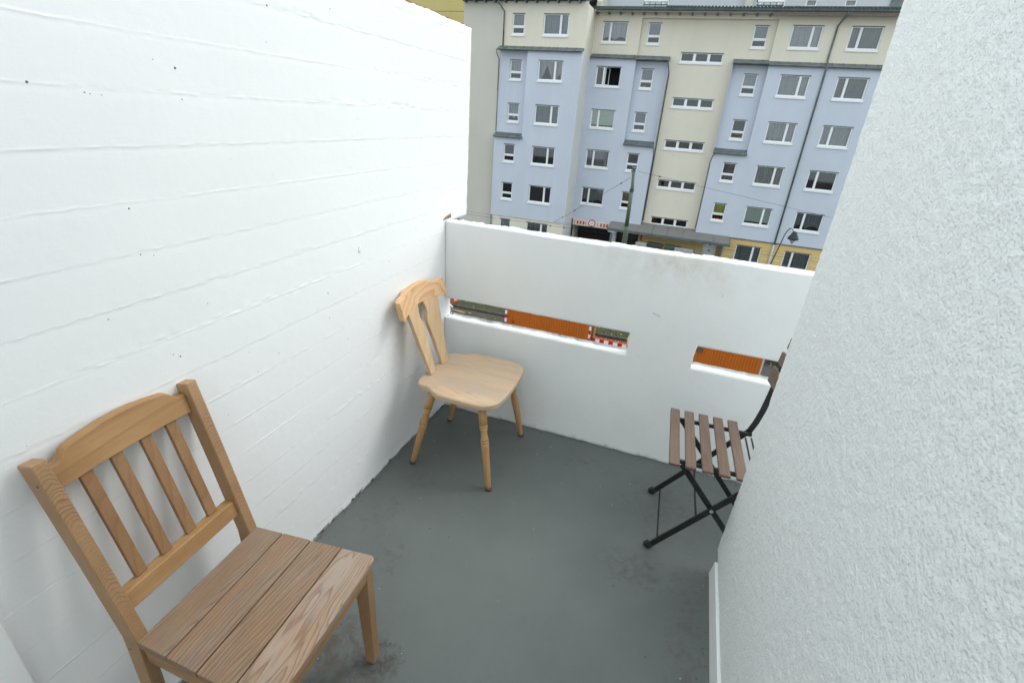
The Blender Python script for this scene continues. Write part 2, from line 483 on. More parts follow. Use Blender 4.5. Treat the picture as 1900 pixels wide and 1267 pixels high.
def tag(o, label=None, cat=None, group=None, kind=None):
    if label: o['label'] = label
    if cat: o['category'] = cat
    if group: o['group'] = group
    if kind: o['kind'] = kind
    return o

def empty(name, label, cat, loc=(0, 0, 0), rotz=0.0, group=None):
    o = bpy.data.objects.new(name, None)
    COL.objects.link(o)
    o.empty_display_size = 0.1
    o.location = loc
    o.rotation_euler = (0, 0, rotz)
    return tag(o, label, cat, group)

class MB:
    def __init__(s):
        s.v = []; s.f = []; s.mi = []; s.cur = 0
    def add(s, vs, fs):
        n = len(s.v)
        s.v += [tuple(p) for p in vs]
        s.f += [tuple(i + n for i in f) for f in fs]
        s.mi += [s.cur] * len(fs)
        return s
    def box(s, x0, x1, y0, y1, z0, z1):
        vs = [(x0, y0, z0), (x1, y0, z0), (x1, y1, z0), (x0, y1, z0), (x0, y0, z1), (x1, y0, z1), (x1, y1, z1), (x0, y1, z1)]
        return s.add(vs, [(0, 3, 2, 1), (4, 5, 6, 7), (0, 1, 5, 4), (1, 2, 6, 5), (2, 3, 7, 6), (3, 0, 4, 7)])
    def obox(s, mat, sx, sy, sz):
        b = MB().box(-sx / 2, sx / 2, -sy / 2, sy / 2, -sz / 2, sz / 2)
        return s.add([mat @ Vector(p) for p in b.v], b.f)
    def quad(s, a, b, c, d):
        return s.add([a, b, c, d], [(0, 1, 2, 3)])
    def bar(s, pts, w, t, side=Vector((0, 1, 0)), taper=None):
        """flat bar along points: w in the plane perpendicular to `side`, t along `side`"""
        pts = [Vector(p) for p in pts]
        side = Vector(side).normalized()
        rings = []
        for i, p in enumerate(pts):
            d = (pts[min(i + 1, len(pts) - 1)] - pts[max(i - 1, 0)]).normalized()
            n = d.cross(side).normalized()
            k = 1.0 if taper is None else taper[i]
            rings.append([p + n * w * k / 2 + side * t / 2, p + n * w * k / 2 - side * t / 2, p - n * w * k / 2 - side * t / 2, p - n * w * k / 2 + side * t / 2])
        vs = [q for r in rings for q in r]
        fs = []
        for i in range(len(pts) - 1):
            for j in range(4):
                fs.append((4 * i + j, 4 * i + (j + 1) % 4, 4 * i + 4 + (j + 1) % 4, 4 * i + 4 + j))
        fs.append((3, 2, 1, 0))
        m = 4 * (len(pts) - 1)
        fs.append((m, m + 1, m + 2, m + 3))
        return s.add(vs, fs)
    def tube(s, pts, r, n=8, rad=None):
        pts = [Vector(p) for p in pts]
        vs = []; fs = []
        u = None
        for i, p in enumerate(pts):
            d = (pts[min(i + 1, len(pts) - 1)] - pts[max(i - 1, 0)]).normalized()
            if u is None:
                u = d.orthogonal().normalized()
            u = (u - d * u.dot(d)).normalized()
            w = d.cross(u)
            rr = r if rad is None else rad[i]
            for j in range(n):
                a = 2 * math.pi * j / n
                vs.append(p + (u * math.cos(a) + w * math.sin(a)) * rr)
        for i in range(len(pts) - 1):
            for j in range(n):
                a, b = i * n + j, i * n + (j + 1) % n
                fs.append((a, b, b + n, a + n))
        fs.append(tuple(range(n - 1, -1, -1)))
        fs.append(tuple(range((len(pts) - 1) * n, len(pts) * n)))
        return s.add(vs, fs)
    def prism(s, outline, axis, a0, a1, f=None):
        """outline: 2D points; axis 0: (y,z) extruded in x; 1: (x,z) in y; 2: (x,y) in z"""
        def P(u, v, a):
            return (a, u, v) if axis == 0 else (u, a, v) if axis == 1 else (u, v, a)
        n = len(outline)
        vs = [P(u, v, a0) for u, v in outline] + [P(u, v, a1) for u, v in outline]
        fs = [(i, (i + 1) % n, n + (i + 1) % n, n + i) for i in range(n)]
        fs += [tuple(range(n - 1, -1, -1)), tuple(range(n, 2 * n))]
        if f:
            vs = [f(*p) for p in vs]
        return s.add(vs, fs)
    def mesh(s, name, fix=True):
        me = bpy.data.meshes.new(name)
        me.from_pydata(s.v, [], s.f)
        if len(set(s.mi)) > 1:
            me.polygons.foreach_set('material_index', s.mi)
        if fix:
            bm = bmesh.new(); bm.from_mesh(me)
            bmesh.ops.recalc_face_normals(bm, faces=bm.faces)
            bm.to_mesh(me); bm.free()
        me.update()
        return me
    def build(s, name, mat, parent=None, bev=0.0, seg=2, smooth=False, fix=True, **kw):
        o = link(name, s.mesh(name, fix), mat, parent, smooth=smooth or bev > 0, **kw)
        if bev > 0:
            md = o.modifiers.new('edge', 'BEVEL')
            md.width = bev; md.segments = seg; md.limit_method = 'ANGLE'; md.angle_limit = R(35)
            md.harden_normals = True
        return o

# ---------- numpy value noise
def vnoise(P, scale, seed=0):
    p = P * scale + seed * 17.31
    i = np.floor(p).astype(np.int64); f = p - i
    f = f * f * (3 - 2 * f)
    def h(a, b, c):
        n = (a * 374761393 + b * 668265263 + c * 2147483647 + seed * 1013) & 0xffffffff
        n = ((n ^ (n >> 13)) * 1274126177) & 0xffffffff
        n = ((n ^ (n >> 16)) * 2246822519) & 0xffffffff
        return ((n ^ (n >> 15)) & 0xffff) / 65535.0 * 2 - 1
    r = 0
    for dx in (0, 1):
        for dy in (0, 1):
            for dz in (0, 1):
                w = (f[:, 0] if dx else 1 - f[:, 0]) * (f[:, 1] if dy else 1 - f[:, 1]) * (f[:, 2] if dz else 1 - f[:, 2])
                r = r + w * h(i[:, 0] + dx, i[:, 1] + dy, i[:, 2] + dz)
    return r

def fbm(P, scale, octv=3, seed=0):
    r = 0; a = 1.0
    for o in range(octv):
        r = r + a * vnoise(P, scale * 2 ** o, seed + o); a *= 0.5
    return r

def lattice(name, xs, ys, zs, solid, disp, mat, parent=None, rounding=0.0, **kw):
    xs, ys, zs = map(np.asarray, (xs, ys, zs))
    nx, ny, nz = len(xs), len(ys), len(zs)
    pad = np.zeros((nx + 1, ny + 1, nz + 1), bool)
    pad[1:-1, 1:-1, 1:-1] = solid
    def idx(i, j, k): return (i * ny + j) * nz + k
    F = []
    N = []
    for ax in range(3):
        a = pad
        lo = np.take(a, range(0, a.shape[ax] - 1), axis=ax)
        hi = np.take(a, range(1, a.shape[ax]), axis=ax)
        for sgn, msk in ((1, lo & ~hi), (-1, ~lo & hi)):
            w = np.argwhere(msk)
            if not len(w): continue
            o1, o2 = (ax + 1) % 3, (ax + 2) % 3
            base = w.copy()
            base[:, o1] -= 1; base[:, o2] -= 1
            def c(d1, d2):
                q = base.copy(); q[:, o1] += d1; q[:, o2] += d2
                return idx(q[:, 0], q[:, 1], q[:, 2])
            q = np.stack([c(0, 0), c(1, 0), c(1, 1), c(0, 1)], 1)
            if sgn < 0: q = q[:, ::-1]
            F.append(q)
            nn = np.zeros((len(q), 3)); nn[:, ax] = sgn
            N.append(nn)
    F = np.concatenate(F); N = np.concatenate(N)
    u, inv = np.unique(F.ravel(), return_inverse=True)
    F = inv.reshape(F.shape)
    P = np.stack([xs[u // (ny * nz)], ys[(u // nz) % ny], zs[u % nz]], 1).astype(float)
    vn = np.zeros_like(P)
    for k in range(4):
        np.add.at(vn, F[:, k], N)
    cnt = np.zeros(len(P)); np.add.at(cnt, F.ravel(), 1)
    vn /= cnt[:, None]
    L = np.linalg.norm(vn, axis=1)
    P0 = P.copy()
    if rounding:
        P = P - vn * ((1 - L) * rounding)[:, None]
    P = disp(P, P0, vn)
    me = bpy.data.meshes.new(name)
    me.vertices.add(len(P)); me.vertices.foreach_set('co', P.astype(np.float32).ravel())
    me.loops.add(F.size); me.loops.foreach_set('vertex_index', F.astype(np.int32).ravel())
    me.polygons.add(len(F))
    me.polygons.foreach_set('loop_start', np.arange(0, F.size, 4, dtype=np.int32))
    me.polygons.foreach_set('loop_total', np.full(len(F), 4, np.int32))
    me.polygons.foreach_set('use_smooth', np.ones(len(F), bool))
    me.update(calc_edges=True)
    return link(name, me, mat, parent, **kw)

def rng(a, b, step):
    n = max(1, int(round((b - a) / step)))
    return list(np.linspace(a, b, n + 1))

# ================================================================== BALCONY
# floor slab
fl = MB().box(-0.02, 2.9, -4.7, 0.02, -0.25, 0.0)
fl.build('balcony_floor', M['floor'], kind='structure', fix=True)

# ---- board-marked wall on the left
lw = empty('side_wall', 'tall white board-marked concrete side wall on the left of the balcony', 'wall')
SEAMS = [1.543 - 0.1068 * k for k in range(-3, 15)]
SEAMS = [z for z in SEAMS if 0.03 < z < 1.87]
zs = set(np.round(rng(0, 1.894, 0.012), 4))
for s_ in SEAMS:
    for d in (-0.0125, -0.009, -0.0065, -0.0045, -0.003, -0.0015, 0.0, 0.0015, 0.003, 0.0045, 0.0065, 0.009, 0.0125):
        zs.add(round(s_ + d, 4))
zs = sorted(zs)
zz = [zs[0]]
for z in zs[1:]:
    if z - zz[-1] > 0.0012: zz.append(z)
zs = zz
ys = rng(-2.35, 0.25, 0.0075)
ys = [-3.2, -2.8] + ys
solid = np.ones((3, len(ys) - 1, len(zs) - 1), bool)
ycm = (np.array(ys)[:-1] + np.array(ys)[1:]) / 2; zcm = (np.array(zs)[:-1] + np.array(zs)[1:]) / 2
solid[:, (ycm > 0.07)[:, None] & (zcm < 1.045)[None, :]] = False      # the lower part stops behind the parapet
rs = np.random.RandomState(3)
board_off = rs.uniform(-0.0003, 0.0003, 40)
def disp_left(P, P0, vn):
    f = vn[:, 0] > 0.2
    Q = P[f]; y = Q[:, 1]; z = Q[:, 2]
    Qy = np.stack([y * 0, y, y * 0], 1)
    dx = np.zeros(len(Q))
    wob = 0.0035 * vnoise(Qy, 3.0, 5)
    b = np.searchsorted(np.array(sorted(SEAMS)), z)
    dx += board_off[b]
    for i, s_ in enumerate(SEAMS):
        w = z - (s_ + wob + 0.0018 * vnoise(Qy, 55.0, 40 + i))
        amp = 0.00075 * np.clip(0.15 + 1.1 * vnoise(Qy, 2.6, 60 + i), 0, 1) * np.clip(0.7 + vnoise(Qy, 9.0, 200 + i), 0, 1.2) + 0.0009 * np.clip(vnoise(Qy, 60.0, 90 + i), -0.3, 1)
        dx += amp * np.exp(-(w / 0.0021) ** 2) - 0.0003 * np.exp(-((w + 0.0065) / 0.0045) ** 2)
        # ragged laitance next to the joint, in patches
        patch = np.clip(vnoise(Qy, 1.7, 120 + i) - 0.1, 0, 1)
        dx += patch * 0.0022 * np.clip(fbm(np.stack([y * 0, y * 0.5, z], 1), 90.0, 2, 150), -0.4, 1) * np.exp(-((w - 0.008) / 0.013) ** 2)
    dx += 0.0010 * vnoise(Q, 5.0, 7) + 0.00012 * vnoise(Q, 60.0, 9)
    low = np.exp(-z / 0.02)
    dx += low * 0.006 * (0.4 + fbm(Qy, 14.0, 3, 11))
    Q[:, 0] += dx
    P[f] = Q
    # ragged top and end arris
    t = vn[:, 2] > 0.2
    P[t, 2] += 0.004 * fbm(P0[t], 18.0, 3, 21)
    e = vn[:, 1] > 0.2
    P[e, 1] += 0.0025 * fbm(P0[e], 25.0, 3, 31)
    return P
lattice('concrete_face', [-0.22, -0.12, -0.012, 0.0], ys, zs, solid, disp_left, M['boardwall'], lw, rounding=0.006)
# smooth render return near the door
MB().box(-0.005, 0.016, -3.2, -1.893, 0.0, 1.9).build('plaster_strip', M['plaster_smooth'], lw, bev=0.004)
# reddish brick rim showing along the chipped top edge
M['brick_rim'] = plain('red_brown_brick_rim', (0.30, 0.17, 0.12), rough=0.9, var=0.4, vscale=20, bscale=80, bdist=0.003)
cz = MB()
yy = rng(-0.42, 0.235, 0.012)
for a, b in zip(yy[:-1], yy[1:]):
    h = 0.0025 + 0.003 * random.random()
    cz.box(-0.2, -0.004 - 0.004 * random.random(), a, b, 1.888, 1.894 + h)
cz.build('coping_rim', M['brick_rim'], lw)
# blow holes: dark discs on the face, pit shade put into their colour
def blob_disc(mb, y, z, ry, rz, x=0.0006):
    n = 10
    vs = [(x + 0.0012, y, z)]
    for j in range(n):
        a = 2 * math.pi * j / n
        k = 0.75 + 0.4 * random.random()
        vs.append((x - 0.001, y + ry * k * math.cos(a), z + rz * k * math.sin(a)))
    mb.add(vs, [(0, 1 + j, 1 + (j + 1) % n) for j in range(n)])
hb = MB()
for y, z, r in [(-1.282, 1.591, .0042), (-1.564, 1.544, .005), (-1.477, 1.533, .0035), (-1.468, 1.531, .0025), (-1.448, 1.53, .0025), (-1.28, 1.53, .0025),
                (-1.451, 1.316, .0032), (-1.452, 1.218, .004), (-1.425, 1.21, .0036), (-.873, .95, .004), (-1.42, .954, .0035), (-.995, 1.756, .006),
                (-.749, 1.792, .004), (-.86, 1.769, .004), (-1.70, 1.23, .003), (-1.55, 1.10, .0025), (-1.18, 1.40, .002), (-1.60, 1.665, .002),
                (-.65, 1.5, .002), (-1.05, 1.35, .0018), (-1.32, 1.06, .002), (-.62, .70, .002), (-1.0, .62, .002), (-1.12, .83, .0025)]:
    blob_disc(hb, y, z, r * .68, r * 0.55)
for _ in range(40):
    r = random.uniform(.0007, .0015)
    blob_disc(hb, random.uniform(-1.85, -0.2), random.uniform(0.3, 1.85), r, r)
hb.build('blowhole_shade', M['hole_shade'], lw, kind='stuff', smooth=True)
# filled plug, drop shaped, in the middle of the wall
pl = MB()
n = 14
prof = [(0.9, 0.0), (0.75, 0.0016), (0.3, 0.0006), (0.0, 0.0004)]
vs = []
for k, h in prof:
    for j in range(n):
        a = 2 * math.pi * j / n
        up = max(0, math.sin(a)) ** 6 * 0.7
        vs.append((0.0005 + h * 1.6, -0.685 + 0.009 * k * math.cos(a) * (1 - up * .7), 1.06 + 0.011 * k * (math.sin(a) + up)))
pl.add(vs, [(r * n + j, r * n + (j + 1) % n, (r + 1) * n + (j + 1) % n, (r + 1) * n + j) for r in range(3) for j in range(n)])
pl.build('filled_plug', M['plaster_smooth'], lw, smooth=True)
# broken notch where the parapet was let into the wall
nt_ = MB().prism([(-0.024, 1.062), (0.0, 1.0735), (0.03, 1.079), (0.058, 1.083), (0.060, 1.062)], 0, -0.01, 0.0035)
nt_.build('broken_notch', M['brick_rim'], lw)
MB().prism([(0.012, 1.066), (0.034, 1.0765), (0.052, 1.078), (0.053, 1.065)], 0, -0.01, 0.0045).build('notch_shadow_gap', M['hole_shade'], lw)  # dark piece on the wall, the notch's shade put into its colour

# ---- parapet with two slots
X1 = 2.75
xs = rng(0.0, X1, 0.0095)
for xx in (0.962, 1.26, 2.22):
    xs.append(xx); xs.append(xx + (0.006 if xx != 1.26 else -0.006))
xs = sorted(xs)
ys = [0.0, 0.007, 0.02, 0.045, 0.07, 0.083, 0.09]
H = 1.054
zs = sorted(rng(0.0, 0.549, 0.012) + [0.543] + rng(0.549, 0.66, 0.018)[1:] + [0.667] + rng(0.66, H, 0.012)[1:] + [H - 0.006])
xc = (np.array(xs)[:-1] + np.array(xs)[1:]) / 2
zc = (np.array(zs)[:-1] + np.array(zs)[1:]) / 2
hole = ((xc < 0.962) | ((xc > 1.26) & (xc < 2.22)))[:, None] & ((zc > 0.549) & (zc < 0.66))[None, :]
solid = np.repeat((~hole)[:, None, :], len(ys) - 1, axis=1)
def disp_par(P, P0, vn):
    n1 = fbm(P0, 22.0, 3, 3)
    n2 = fbm(P0, 70.0, 2, 8)
    big = fbm(P0, 3.5, 2, 14)
    inner = P0[:, 1] < 0.001
    amp = np.where(inner, 0.0009, 0.0026)
    P = P + vn * (amp * n1 * np.where(inner, 0.35, 1.0) + np.where(inner, 0.0001, 0.0006) * n2 + 0.0012 * big)[:, None]
    # sills and coping fall outwards and have a crumbly outer arris
    up = (vn[:, 2] > 0.3)
    sill = up & (np.abs(P0[:, 2] - 0.549) < 0.002)
    P[sill, 2] -= 0.018 * P0[sill, 1] / 0.09
    top = up & (P0[:, 2] > 1.05)
    P[top, 2] -= 0.006 * P0[top, 1] / 0.09
    P[top, 2] += 0.0035 * vnoise(P0[top] * np.array([1, 0, 0]), 4.0, 77)
    outer = up & (P0[:, 1] > 0.085)
    crumb = vnoise(P0[outer] * np.array([1, 0, 0]), 85.0, 33) + 0.8 * vnoise(P0[outer] * np.array([1, 0, 0]), 35.0, 34)
    P[outer, 2] += 0.0065 * crumb
    # wobbly joint with the floor
    low = inner & (P0[:, 2] < 0.03)
    P[low, 1] -= 0.005 * np.exp(-P0[low, 2] / 0.012) * (0.6 + fbm(P0[low] * np.array([1, 0, 0]), 12.0, 3, 55))
    # a chipped crack in the coping
    d = np.exp(-((P0[:, 0] - 0.80) / 0.09) ** 2)
    P[top, 2] += (0.004 * d * np.sign(P0[:, 0] - 0.80))[top]
    # rounded corner of the second slot
    c2 = (np.abs(P0[:, 0] - 1.26) < 0.002) & (np.abs(P0[:, 2] - 0.66) < 0.008)
    P[c2, 0] += 0.008
    return P
par = lattice('parapet_wall', xs, ys, zs, solid, disp_par, M['parapet'], rounding=0.012,
              label='low white parapet wall with two horizontal slots across the balcony front', cat='wall')
# hairline crack marks
ck = MB()
for pts, w in (([(1.045, .782), (1.06, .776), (1.072, .772), (1.085, .768)], 0.0013), ([(1.312, 0.905), (1.315, 0.918)], 0.0006)):
    for (x0, z0), (x1, z1) in zip(pts[:-1], pts[1:]):
        ck.box(min(x0, x1), max(x0, x1), -0.0022, -0.0002, 0, 0) if False else ck.bar([(x0, -0.0012, z0), (x1, -0.0012, z1)], w, 0.0016, side=(0, 1, 0))
M['crack'] = plain('hairline_crack', (0.30, 0.31, 0.29), rough=0.9)
ck.build('hairline_cracks', M['crack'], par)

# ---- rough-cast wall on the right
rw = empty('rendered_wall', 'white rough-cast wall close up along the right side', 'wall')
ys = [-3.2, -2.7] + rng(-2.25, -0.586, 0.0042)
zs = rng(0.1, 2.25, 0.0046) + [2.6, 3.3]
xs = [1.467, 1.4735, 1.482, 1.52, 1.62, 1.80]
solid = np.ones((len(xs) - 1, len(ys) - 1, len(zs) - 1), bool)
def disp_st(P, P0, vn):
    n1 = vnoise(P0, 60.0, 3); n2 = vnoise(P0, 125.0, 5); n3 = vnoise(P0, 240.0, 6); big = vnoise(P0, 12.0, 9)
    r = 1 - np.abs(vnoise(P0, 85.0, 15)) * 2
    k = 0.0007 * n1 + 0.0007 * n2 + 0.0003 * n3 + 0.0005 * big + 0.0003 * r
    P = P + vn * k[:, None]
    # the plastered end is slightly out of true
    sh = np.interp(P0[:, 2], [0.1, 0.26, 0.5, 1.0, 1.4, 1.7, 1.9, 2.4], [0, -.015, -.036, -.045, -.050, -.035, -.02, 0])
    P[:, 1] += sh * np.clip((P0[:, 1] + 1.1) / 0.5, 0, 1)
    return P
lattice('roughcast_face', xs, ys, zs, solid, disp_st, M['stucco'], rw, rounding=0.010)
MB().prism([(-3.2, 0.0), (-0.617, 0.0), (-0.652, 0.0975), (-3.2, 0.0975)], 0, 1.458, 1.79).build('skirting', M['plaster_smooth'], rw, bev=0.0025)
# unseen house body behind, plus a block added to shade the left wall
bw = MB()
bw.box(-12, 14, -12.0, -4.6, -8.3, 0.6)
bw.box(-0.22, 0.5, -4.6, -2.95, -0.26, 2.7)
bw.box(-12, -0.22, -3.2, 0.2, -8.3, -0.26)
bw.build('house_and_shade_block', M['plaster_smooth'], label='plain white house body carrying the balcony, with added shade block, behind the viewer', cat='building')
MB().box(-0.22, 2.9, -3.2, 0.088, -3.0, -0.255).build('balcony_base', M['plaster_smooth'], kind='structure')

# ================================================================== CHAIRS
# ---- grit, crumbs and one dry leaf on the floor
M['grit'] = plain('dark_grit', (0.07, 0.06, 0.05), rough=0.9, var=.5, vscale=60)
M['grit_pale'] = plain('pale_paint_crumb', (0.62, 0.62, 0.58), rough=0.8, var=.2, vscale=60)
def crumb(mb, x, y, s):
    q = Euler((random.uniform(0, 6), random.uniform(0, 6), random.uniform(0, 6))).to_matrix()
    vs = [q @ Vector(p) * s for p in ((1, 0, 0), (-.8, .3, 0), (0, 1, .2), (.1, -.9, 0), (0, .1, .9), (0, 0, -.7))]
    z0 = min(p.z for p in vs)
    mb.add([(x + p.x, y + p.y, p.z - z0 + .0001) for p in vs], [(0, 2, 4), (2, 1, 4), (1, 3, 4), (3, 0, 4), (2, 0, 5), (1, 2, 5), (3, 1, 5), (0, 3, 5)])
g1, g2 = MB(), MB()
for _ in range(170):
    crumb(g1, random.uniform(0.02, 1.6), -0.006 - abs(random.gauss(0, .018)), random.uniform(.0008, .0026))
for _ in range(150):
    crumb(g1, 0.006 + abs(random.gauss(0, .02)), random.uniform(-1.6, -0.02), random.uniform(.0008, .0026))
for _ in range(70):
    crumb(g1, 1.45 - abs(random.gauss(0, .03)), random.uniform(-2.0, -0.6), random.uniform(.0008, .0024))
for _ in range(90):
    crumb(g1, random.uniform(.05, 1.45), random.uniform(-1.9, -.05), random.uniform(.0006, .0018))
for _ in range(40):
    crumb(g2, random.uniform(.03, 1.42), random.uniform(-1.9, -.03), random.uniform(.0008, .0022))
crumb(g2, .33, -.21, .005)
g1.build('grit', M['grit'], kind='stuff', label='fine dark grit lying along the foot of the walls')
g2.build('paint_crumbs', M['grit_pale'], kind='stuff', label='pale paint crumbs scattered on the grey floor')
M['dry_leaf'] = plain('dry_brown_leaf', (0.22, 0.10, 0.04), rough=.8, var=.3, vscale=80)
MB().add([(0, 0, .001), (.006, .003, .004), (.012, .001, .002), (.007, -.004, .003)], [(0, 3, 2, 1)]).build('dry_leaf', M['dry_leaf'], label='tiny dry brown leaf scrap on the floor before the beech chair', cat='leaf', loc=(.50, -.385, 0), fix=False)

# ---- teak chair
tk = empty('wooden_garden_chair', 'square weathered teak garden chair with slatted back and plank seat, nearest the viewer', 'chair', (0.145, -1.592, 0), R(3.5))
def half(x): return 0.178 + max(0, x) * math.tan(R(3.5))
bx = [(-0.002, 0.081), (0.084, 0.168), (0.171, 0.262), (0.265, 0.366)]
for i, (a, b) in enumerate(bx):
    if i < 3:
        ol = [(a, -half(a)), (b, -half(b)), (b, half(b)), (a, half(a))]
    else:
        r = 0.016
        ol = [(a, -half(a))]
        for s in (-1, 1):
            arc = [(b - r + r * math.sin(t), s * (half(b) - r + r * math.cos(t))) for t in np.linspace(0, math.pi / 2, 6)]
            ol += arc if s < 0 else arc[::-1]
        ol += [(a, half(a))]
    zt = 0.44 + (0.0008 if i % 2 else 0)
    MB().prism(ol, 2, zt - 0.022, zt).build('seat_plank', M['teak_front'] if i == 3 else M['teak_seat'], tk, bev=0.0022 if i < 3 else 0.004, seg=3)
for s in (-1, 1):
    # rear post: upright below the seat, raked above it
    path = [(-0.03, s * 0.172, 0.0), (-0.022, s * 0.168, 0.25), (-0.0225, s * 0.165, 0.44), (-0.072, s * 0.166, 0.67), (-0.124, s * 0.167, 0.892)]
    MB().bar(path, 0.042, 0.028, side=(0, 1, 0), taper=[0.75, 0.95, 1, 1, 1]).build('post', M['teak_post'], tk, bev=0.003)
    MB().tube([(-0.03, s * 0.1790, 0.405), (-0.03, s * 0.1797, 0.405)], 0.0035, 10).build('dowel_hole_shade', M['hole_shade'], tk)  # dark discs on the post, hole shade painted as colour
    MB().tube([(-0.105, s * 0.1800, 0.85), (-0.105, s * 0.1815, 0.85)], 0.0035, 10).build('dowel_hole_shade', M['hole_shade'], tk)
    # front leg, tapering
    MB().bar([(0.336, s * 0.192, 0.0), (0.333, s * 0.186, 0.28), (0.332, s * 0.184, 0.418)], 0.042, 0.030, side=(0, 1, 0), taper=[0.66, 0.95, 1.0]).build('front_leg', M['teak_post'], tk, bev=0.002)
    # side apron
    MB().prism([(0.0, s * 0.172), (0.31, s * 0.190), (0.31, s * 0.170), (0.0, s * 0.152)], 2, 0.365, 0.4175).build('side_apron', M['teak_apron'], tk, bev=0.0015)
    if s < 0:
      MB().prism([(-0.005, s * 0.168), (0.318, s * 0.184), (0.318, s * 0.168), (-0.005, s * 0.152)], 2, 0.20, 0.225).build('stretcher', M['teak_apron'], tk, bev=0.0015)
MB().box(0.335, 0.353, -0.168, 0.168, 0.372, 0.4175).build('front_apron', M['teak_rail'], tk, bev=0.0015)
MB().box(0.004, 0.020, -0.15, 0.15, 0.372, 0.4175).build('rear_apron', M['teak_rail'], tk, bev=0.0015)
def tkx(z): return -0.0225 - (z - 0.44) * 0.2245
# crest rail with ogee shoulders
topz = [(-0.1515, .866), (-0.134, .867), (-0.126, .871), (-0.116, .884), (-0.108, .8885), (-0.07, .8955), (-0.035, .8995), (0, .901), (0.035, .8995), (0.07, .8955), (0.108, .8885), (0.116, .884), (0.126, .871), (0.134, .867), (0.1515, .866)]
ol = [(y, z) for y, z in topz] + [(0.1515, .818), (0.08, .822), (0, .823), (-0.08, .822), (-0.1515, .818)]
MB().prism(ol, 0, 0.004, -0.018, f=lambda x, y, z: (x + tkx(z), y, z)).build('crest_rail', M['teak_rail'], tk, bev=0.002)
MB().prism([(-.1515, .503), (.1515, .503), (.1515, .546), (-.1515, .546)], 0, 0.012, -0.014, f=lambda x, y, z: (x + tkx(z), y, z)).build('lower_rail', M['teak_rail'], tk, bev=0.002)
for y in (-0.098, -0.034, 0.034, 0.098):
    MB().bar([(tkx(.547) - 0.006, y, .547), (tkx(.8195) - 0.008, y, .8195)], 0.011, 0.026, side=(0, 1, 0)).build('back_slat', M['teak_slat'], tk, bev=0.0015)

# ---- beech chair
bc = empty('turned_leg_chair', 'pale beech chair with shaped seat and turned legs in the corner', 'chair', (0.309, -0.325, 0), 0.0)
half_ol = [(-.2, .0), (-.2, .06), (-.2, .11), (-.196, .145), (-.183, .17), (-.16, .18), (-.135, .181), (-.117, .185), (-.102, .197), (-.085, .211), (-.06, .219), (0, .2225), (.06, .224), (.11, .223), (.145, .218), (.172, .205), (.192, .183), (.203, .155), (.209, .11), (.212, .055)]
k = 1.0136
ol = [(x * k, y * k) for x, y in half_ol] + [(.2125 * k, 0)] + [(x * k, -y * k) for x, y in half_ol[::-1] if y > 0]
seat = MB().prism(ol, 2, 0.405, 0.435)
seat.build('seat', M['beech_seat'], bc, bev=0.009, seg=4)
def curve_back(x, y, z):
    # backrest parts follow a shallow bow in plan and lean to the wall
    lean = -0.178 - (z - 0.435) * 0.315
    return (lean + x + 0.95 * y * y, y, z)
for s in (-1, 1):
    prof_o = [(.435, .086), (.50, .094), (.56, .106), (.62, .116), (.68, .124), (.755, .136)]
    prof_i = [(.435, .034), (.50, .031), (.56, .027), (.60, .022), (.632, .016), (.652, .016), (.668, .023), (.69, .033), (.71, .033), (.73, .026), (.755, .020)]
    pts = [(s * y, z) for z, y in prof_o] + [(s * y, z) for z, y in prof_i[::-1]]
    mb = MB()
    # strips so that the splat can bend
    zs_ = sorted(set([z for z, _ in prof_o] + [z for z, _ in prof_i] + [.46, .48, .53, .59]))
    rows = []
    for z in zs_:
        o_ = np.interp(z, [a for a, _ in prof_o], [b for _, b in prof_o])
        i_ = np.interp(z, [a for a, _ in prof_i], [b for _, b in prof_i])
        row = []
        for t in (0, .5, 1):
            y = i_ + (o_ - i_) * t
            row.append(curve_back(0.010, s * y, z))
        for t in (1, .5, 0):
            y = i_ + (o_ - i_) * t
            row.append(curve_back(-0.010, s * y, z))
        rows.append(row)
    vs = [p for r_ in rows for p in r_]
    fs = []
    for i in range(len(rows) - 1):
        for j in range(6):
            fs.append((i * 6 + j, i * 6 + (j + 1) % 6, (i + 1) * 6 + (j + 1) % 6, (i + 1) * 6 + j))
    fs.append(tuple(range(5, -1, -1))); m_ = 6 * (len(rows) - 1); fs.append(tuple(m_ + j for j in range(6)))
    mb.add(vs, fs)
    mb.build('back_splat', M['beech_back'], bc, bev=0.0025)
ysr = np.linspace(-0.203, 0.192, 25)
def rt(y):
    a = abs(y) / 0.205
    return float(np.interp(a, [0, .3, .5, .62, .70, .80, 1.0], [.827, .824, .818, .811, .8095, .812, .809]))
def rb(y):
    a = abs(y) / 0.205
    return 0.744 - 0.013 * a ** 1.5
rows = []
for y in ysr:
    lean = curve_back(0, y, 0.78)[0]
    rows.append([(lean + 0.012 - (rb(y) - .78) * .3, y, rb(y)), (lean + 0.012 - (rt(y) - .78) * .3, y, rt(y)), (lean - 0.015 - (rt(y) - .78) * .3, y, rt(y)), (lean - 0.015 - (rb(y) - .78) * .3, y, rb(y))])
vs = [p for r_ in rows for p in r_]
fs = [(i * 4 + j, i * 4 + (j + 1) % 4, (i + 1) * 4 + (j + 1) % 4, (i + 1) * 4 + j) for i in range(len(rows) - 1) for j in range(4)]
fs += [(3, 2, 1, 0), tuple(4 * (len(rows) - 1) + j for j in range(4))]
MB().add(vs, fs).build('crest_rail', M['beech_rail'], bc, bev=0.0025)
